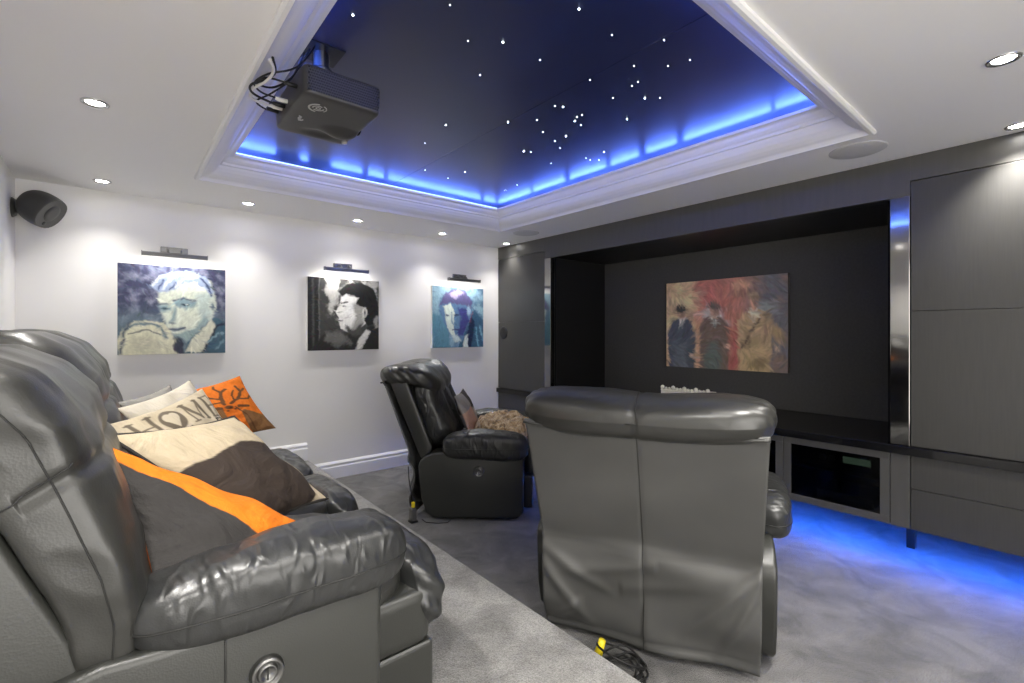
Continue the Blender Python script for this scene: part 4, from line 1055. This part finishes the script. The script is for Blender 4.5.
c5 = painter(lambda x, y: mixc((206, 104, 26), (214, 116, 34), nn(x, y, 5, 5)), [
    (sP((.12, 1.1), (.20, .70), (.40, .52), (.58, .50), (.56, .66), (.52, .82), (.56, 1.1)), TWEED, .006, .008), (sP((.74, 1.1), (.70, .66), (.78, .60), (1.1, .82), (1.1, 1.1)), TWEED, .006, .008),
    (sP((.56, .48), (.68, .47), (.74, .62), (.72, .90), (.62, .94), (.55, .66)), (210, 106, 28), .006, .006), (sE(.63, .53, .05, .03), ST, .008, .01), (sE(.60, .58, .018, .012), ST, .006, .004), (sE(.69, .57, .016, .012), ST, .006, .004), (sL(.010, (.70, .54), (.78, .70), (.78, 1.0)), ST, .006, .006), (sE(.67, .88, .03, .03), ST, .008, .008),
    (sL(.022, (.60, .47), (.60, .36), (.66, .24), (.72, .20)), ST, .006, .012), (sL(.016, (.60, .36), (.50, .30), (.46, .20)), ST, .006, .010), (sL(.015, (.65, .25), (.60, .14), (.62, .08)), ST, .006, .010), (sL(.013, (.59, .42), (.48, .42), (.42, .36)), ST, .006, .010), (sL(.012, (.49, .30), (.42, .30)), ST, .006, .008),
    (sL(.020, (.68, .47), (.78, .42), (.88, .30), (.86, .18)), ST, .006, .012), (sL(.015, (.80, .41), (.92, .44), (.97, .38)), ST, .006, .010), (sL(.014, (.88, .30), (.95, .24)), ST, .006, .010), (sL(.012, (.74, .44), (.74, .34), (.80, .26)), ST, .006, .010),
    (sL(.022, (.54, .52), (.42, .50)), ST, .006, .012), (sL(.020, (.74, .54), (.86, .56)), ST, .006, .012)], 6.1, .14)
cushion('throw_cushion', 'charcoal cushion with a bright orange band, leaning by the near sofa arm', (-.02, 1.41, 1.050), (.375, 1.42, .780), (.06, 1.14, .775), (.43, 1.17, .715), .050, c1, 110, seed=1.0)
cushion('throw_cushion', 'cream cushion with a wide brown lower band and dark piping', (-.02, 1.555, 1.045), (.305, 1.835, 1.018), (.26, 1.42, .76), (.560, 1.67, .728), .055, c2, 110, pipe='piping', seed=2.0)
cushion('throw_cushion', 'cream cushion printed HOME with a heart in its letter O', (-.025, 1.835, 1.030), (.250, 2.14, 1.090), (.17, 1.70, .765), (.435, 1.955, .765), .046, c3, 140, seed=3.0)
cushion('throw_cushion', 'plain cream cushion tucked behind the one printed HOME', (.0, 2.01, 1.055), (.232, 2.35, 1.108), (.19, 1.93, .79), (.42, 2.22, .785), .048, c4, 60, seed=4.0)
cushion('throw_cushion', 'orange cushion with a brown antlered stag print, at the far arm', (.14, 2.86, .985), (.505, 2.875, 1.072), (.255, 2.70, .735), (.645, 2.715, .800), .055, c5, 130, seed=5.0)
cushion('throw_cushion', 'grey cushion mostly hidden behind the cream ones, only its top showing', (.0, 2.50, 1.02), (.19, 2.70, 1.06), (.14, 2.40, .78), (.33, 2.60, .78), .045, c6, 50, seed=6.0)

# ------------------------------------------------------------------ things on the far chair
def FC(x, y, z):
    p, a = FAR_CHAIR
    return Vector((p.x + (x * math.cos(a) - y * math.sin(a)) * S, p.y + (x * math.sin(a) + y * math.cos(a)) * S, z * S))
cp = painter(lambda x, y: (150, 146, 142), [(sP((-.1, .45), (.5, .40), (.5, 1.1), (-.1, 1.1)), (196, 158, 138), .006, .006), (sP((.5, -.1), (1.1, -.1), (1.1, .45), (.5, .45)), (66, 60, 58), .006, .006), (sP((.55, .5), (1.1, .5), (1.1, 1.1), (.55, 1.1)), (176, 168, 160), .006, .006)], 8.0, .10)
cushion('throw_cushion', 'patchwork cushion in grey, pink and charcoal propped on the far recliner', FC(.205, -.21, .80), FC(.215, .20, .81), FC(.335, -.225, .50), FC(.345, .21, .50), .05, cp, 60, group=None, seed=7.0)
def fur(q):
    e = .035 * noise.noise(Vector((q.x * 2.2, q.y * 2.2, q.z * 2))) 
    return FC(.555 + .20 * q.x, -.06 + .25 * q.y, (.545) + (.085 + .02 * math.sin(q.x * 5 + q.y * 3)) * q.z + e)
def fw(p, q): return .018 * noise.noise(p * 11) + .010 * ridge(p, 16, 2.0) + .010 * noise.noise(Vector((p.x * 90, p.y * 90, p.z * 30)))
V, F = soft(fur, 2.6, 64, fw)
m, nt, b = new_mat('fur_pile')
tc = nt.nodes.new('ShaderNodeTexCoord'); n1 = nt.nodes.new('ShaderNodeTexNoise'); n1.inputs['Scale'].default_value = 22; n1.inputs['Detail'].default_value = 8; n1.inputs['Distortion'].default_value = 1.5
mp = nt.nodes.new('ShaderNodeMapping'); mp.inputs['Scale'].default_value = (1, 1, .35); cr = nt.nodes.new('ShaderNodeValToRGB')
cr.color_ramp.elements[0].position = .32; cr.color_ramp.elements[0].color = (*lin((104, 80, 56)), 1); cr.color_ramp.elements[1].position = .68; cr.color_ramp.elements[1].color = (*lin((226, 206, 172)), 1)
e = cr.color_ramp.elements.new(.48); e.color = (*lin((186, 156, 116)), 1)
nt.links.new(tc.outputs['Object'], mp.inputs[0]); nt.links.new(mp.outputs[0], n1.inputs['Vector']); nt.links.new(n1.outputs[0], cr.inputs[0]); nt.links.new(cr.outputs[0], b.inputs['Base Color'])
b.inputs['Roughness'].default_value = .9; b.inputs['Sheen Weight'].default_value = .4
bp = nt.nodes.new('ShaderNodeBump'); bp.inputs['Strength'].default_value = .8; bp.inputs['Distance'].default_value = .01; nt.links.new(n1.outputs[0], bp.inputs['Height']); nt.links.new(bp.outputs[0], b.inputs['Normal'])
M['fur'] = m
c0 = FC(.555, -.06, .50); o = add('fur_throw', V, F, M['fur'], None, True, c0); o.location = c0
tag(o, 'crumpled tan fur throw lying on the seat of the far recliner', 'throw')
# power supply hanging behind the far chair, and the loose lead by the near chair
pw = thing('power_adapter', 'small grey power adapter with a yellow tag standing behind the far recliner', 'power adapter', FC(-.03, -.475, 0)); off = pw.location
k = MB(); p0 = FC(-.03, -.475, 0)
o = MB().box((p0.x - .02, p0.y - .02, .012), (p0.x + .02, p0.y + .02, .10)).build('case', M['plastic_lt'], pw, off=off); bevel(o, .008, 3)
MB().box((p0.x - .022, p0.y - .022, .001), (p0.x + .027, p0.y + .027, .012)).build('base', M['black'], pw, off=off)
o = MB().box((p0.x - .010, p0.y - .016, .103), (p0.x + .010, p0.y + .008, .140)).build('tag', M['yellow'], pw, off=off); o['label'] = 'yellow tag'; bevel(o, .004)
MB().tube([(p0.x, p0.y, .10), (p0.x - .012, p0.y + .006, .20), (p0.x - .02, p0.y + .02, .30), (p0.x - .02, p0.y + .03, .38)], .004, 8).build('cord', M['black'], pw, True, off=off)
q = [FC(.03, -.475, .02), FC(.06, -.49, .006), FC(.14, -.50, .005), FC(.20, -.49, .006), FC(.22, -.47, .015)]
MB().tube(q, .003, 6).build('wire', M['black'], pw, True, off=off)
ld = thing('power_lead', 'coiled black lead with a yellow plug on the carpet behind the near recliner', 'cable', (1.455, 1.115, 0)); off = ld.location
P = []
for i in range(150):
    a = i * .21; r = .085 + .022 * math.sin(i * .37) + .010 * math.sin(i * .11)
    P.append((1.455 + r * math.cos(a) * 1.05, 1.115 + r * math.sin(a) * .9, .008 + .045 * (i / 150) + .012 * math.sin(i * .5) ** 2))
MB().tube(P, .0042, 7).build('coil', M['black'], ld, True, off=off)
MB().tube([(1.475 + .085 * math.cos(a_ * .26), 1.125 + .095 * math.sin(a_ * .26), .035 + .085 * math.sin(a_ * .26 * .5) ** 2) for a_ in range(-3, 22)], .0042, 7).build('cord', M['black'], ld, True, off=off)
o = MB().tube([(1.425, 1.20, .055), (1.432, 1.192, .09), (1.438, 1.186, .12)], lambda s: .017 - .004 * s, 12).build('plug', M['yellow'], ld, True, off=off); o['label'] = 'yellow plug'
# ------------------------------------------------------------------ camera, world, colour
cam = bpy.data.cameras.new('camera'); cam.sensor_width = 36; cam.lens = 476 / 1024 * 36; cam.shift_y = -8.5 / 1024; cam.clip_start = .02
co = bpy.data.objects.new('camera', cam); COL.objects.link(co); co.location = (0, 0, CAM)
co.rotation_euler = (PI / 2, 0, -math.atan2(.639, .769)); scene.camera = co
w = bpy.data.worlds.new('world'); scene.world = w; w.use_nodes = True
w.node_tree.nodes['Background'].inputs[0].default_value = (1, .965, .91, 1); w.node_tree.nodes['Background'].inputs[1].default_value = 3.2  # even fill glow, entering through the opening added behind the camera
scene.view_settings.view_transform = 'Standard'; scene.view_settings.look = 'None'; scene.view_settings.gamma = 1
scene.view_settings.use_curve_mapping = False; scene.view_settings.exposure = 0.74
scene.cycles.max_bounces = 10; scene.cycles.diffuse_bounces = 8; scene.cycles.glossy_bounces = 6
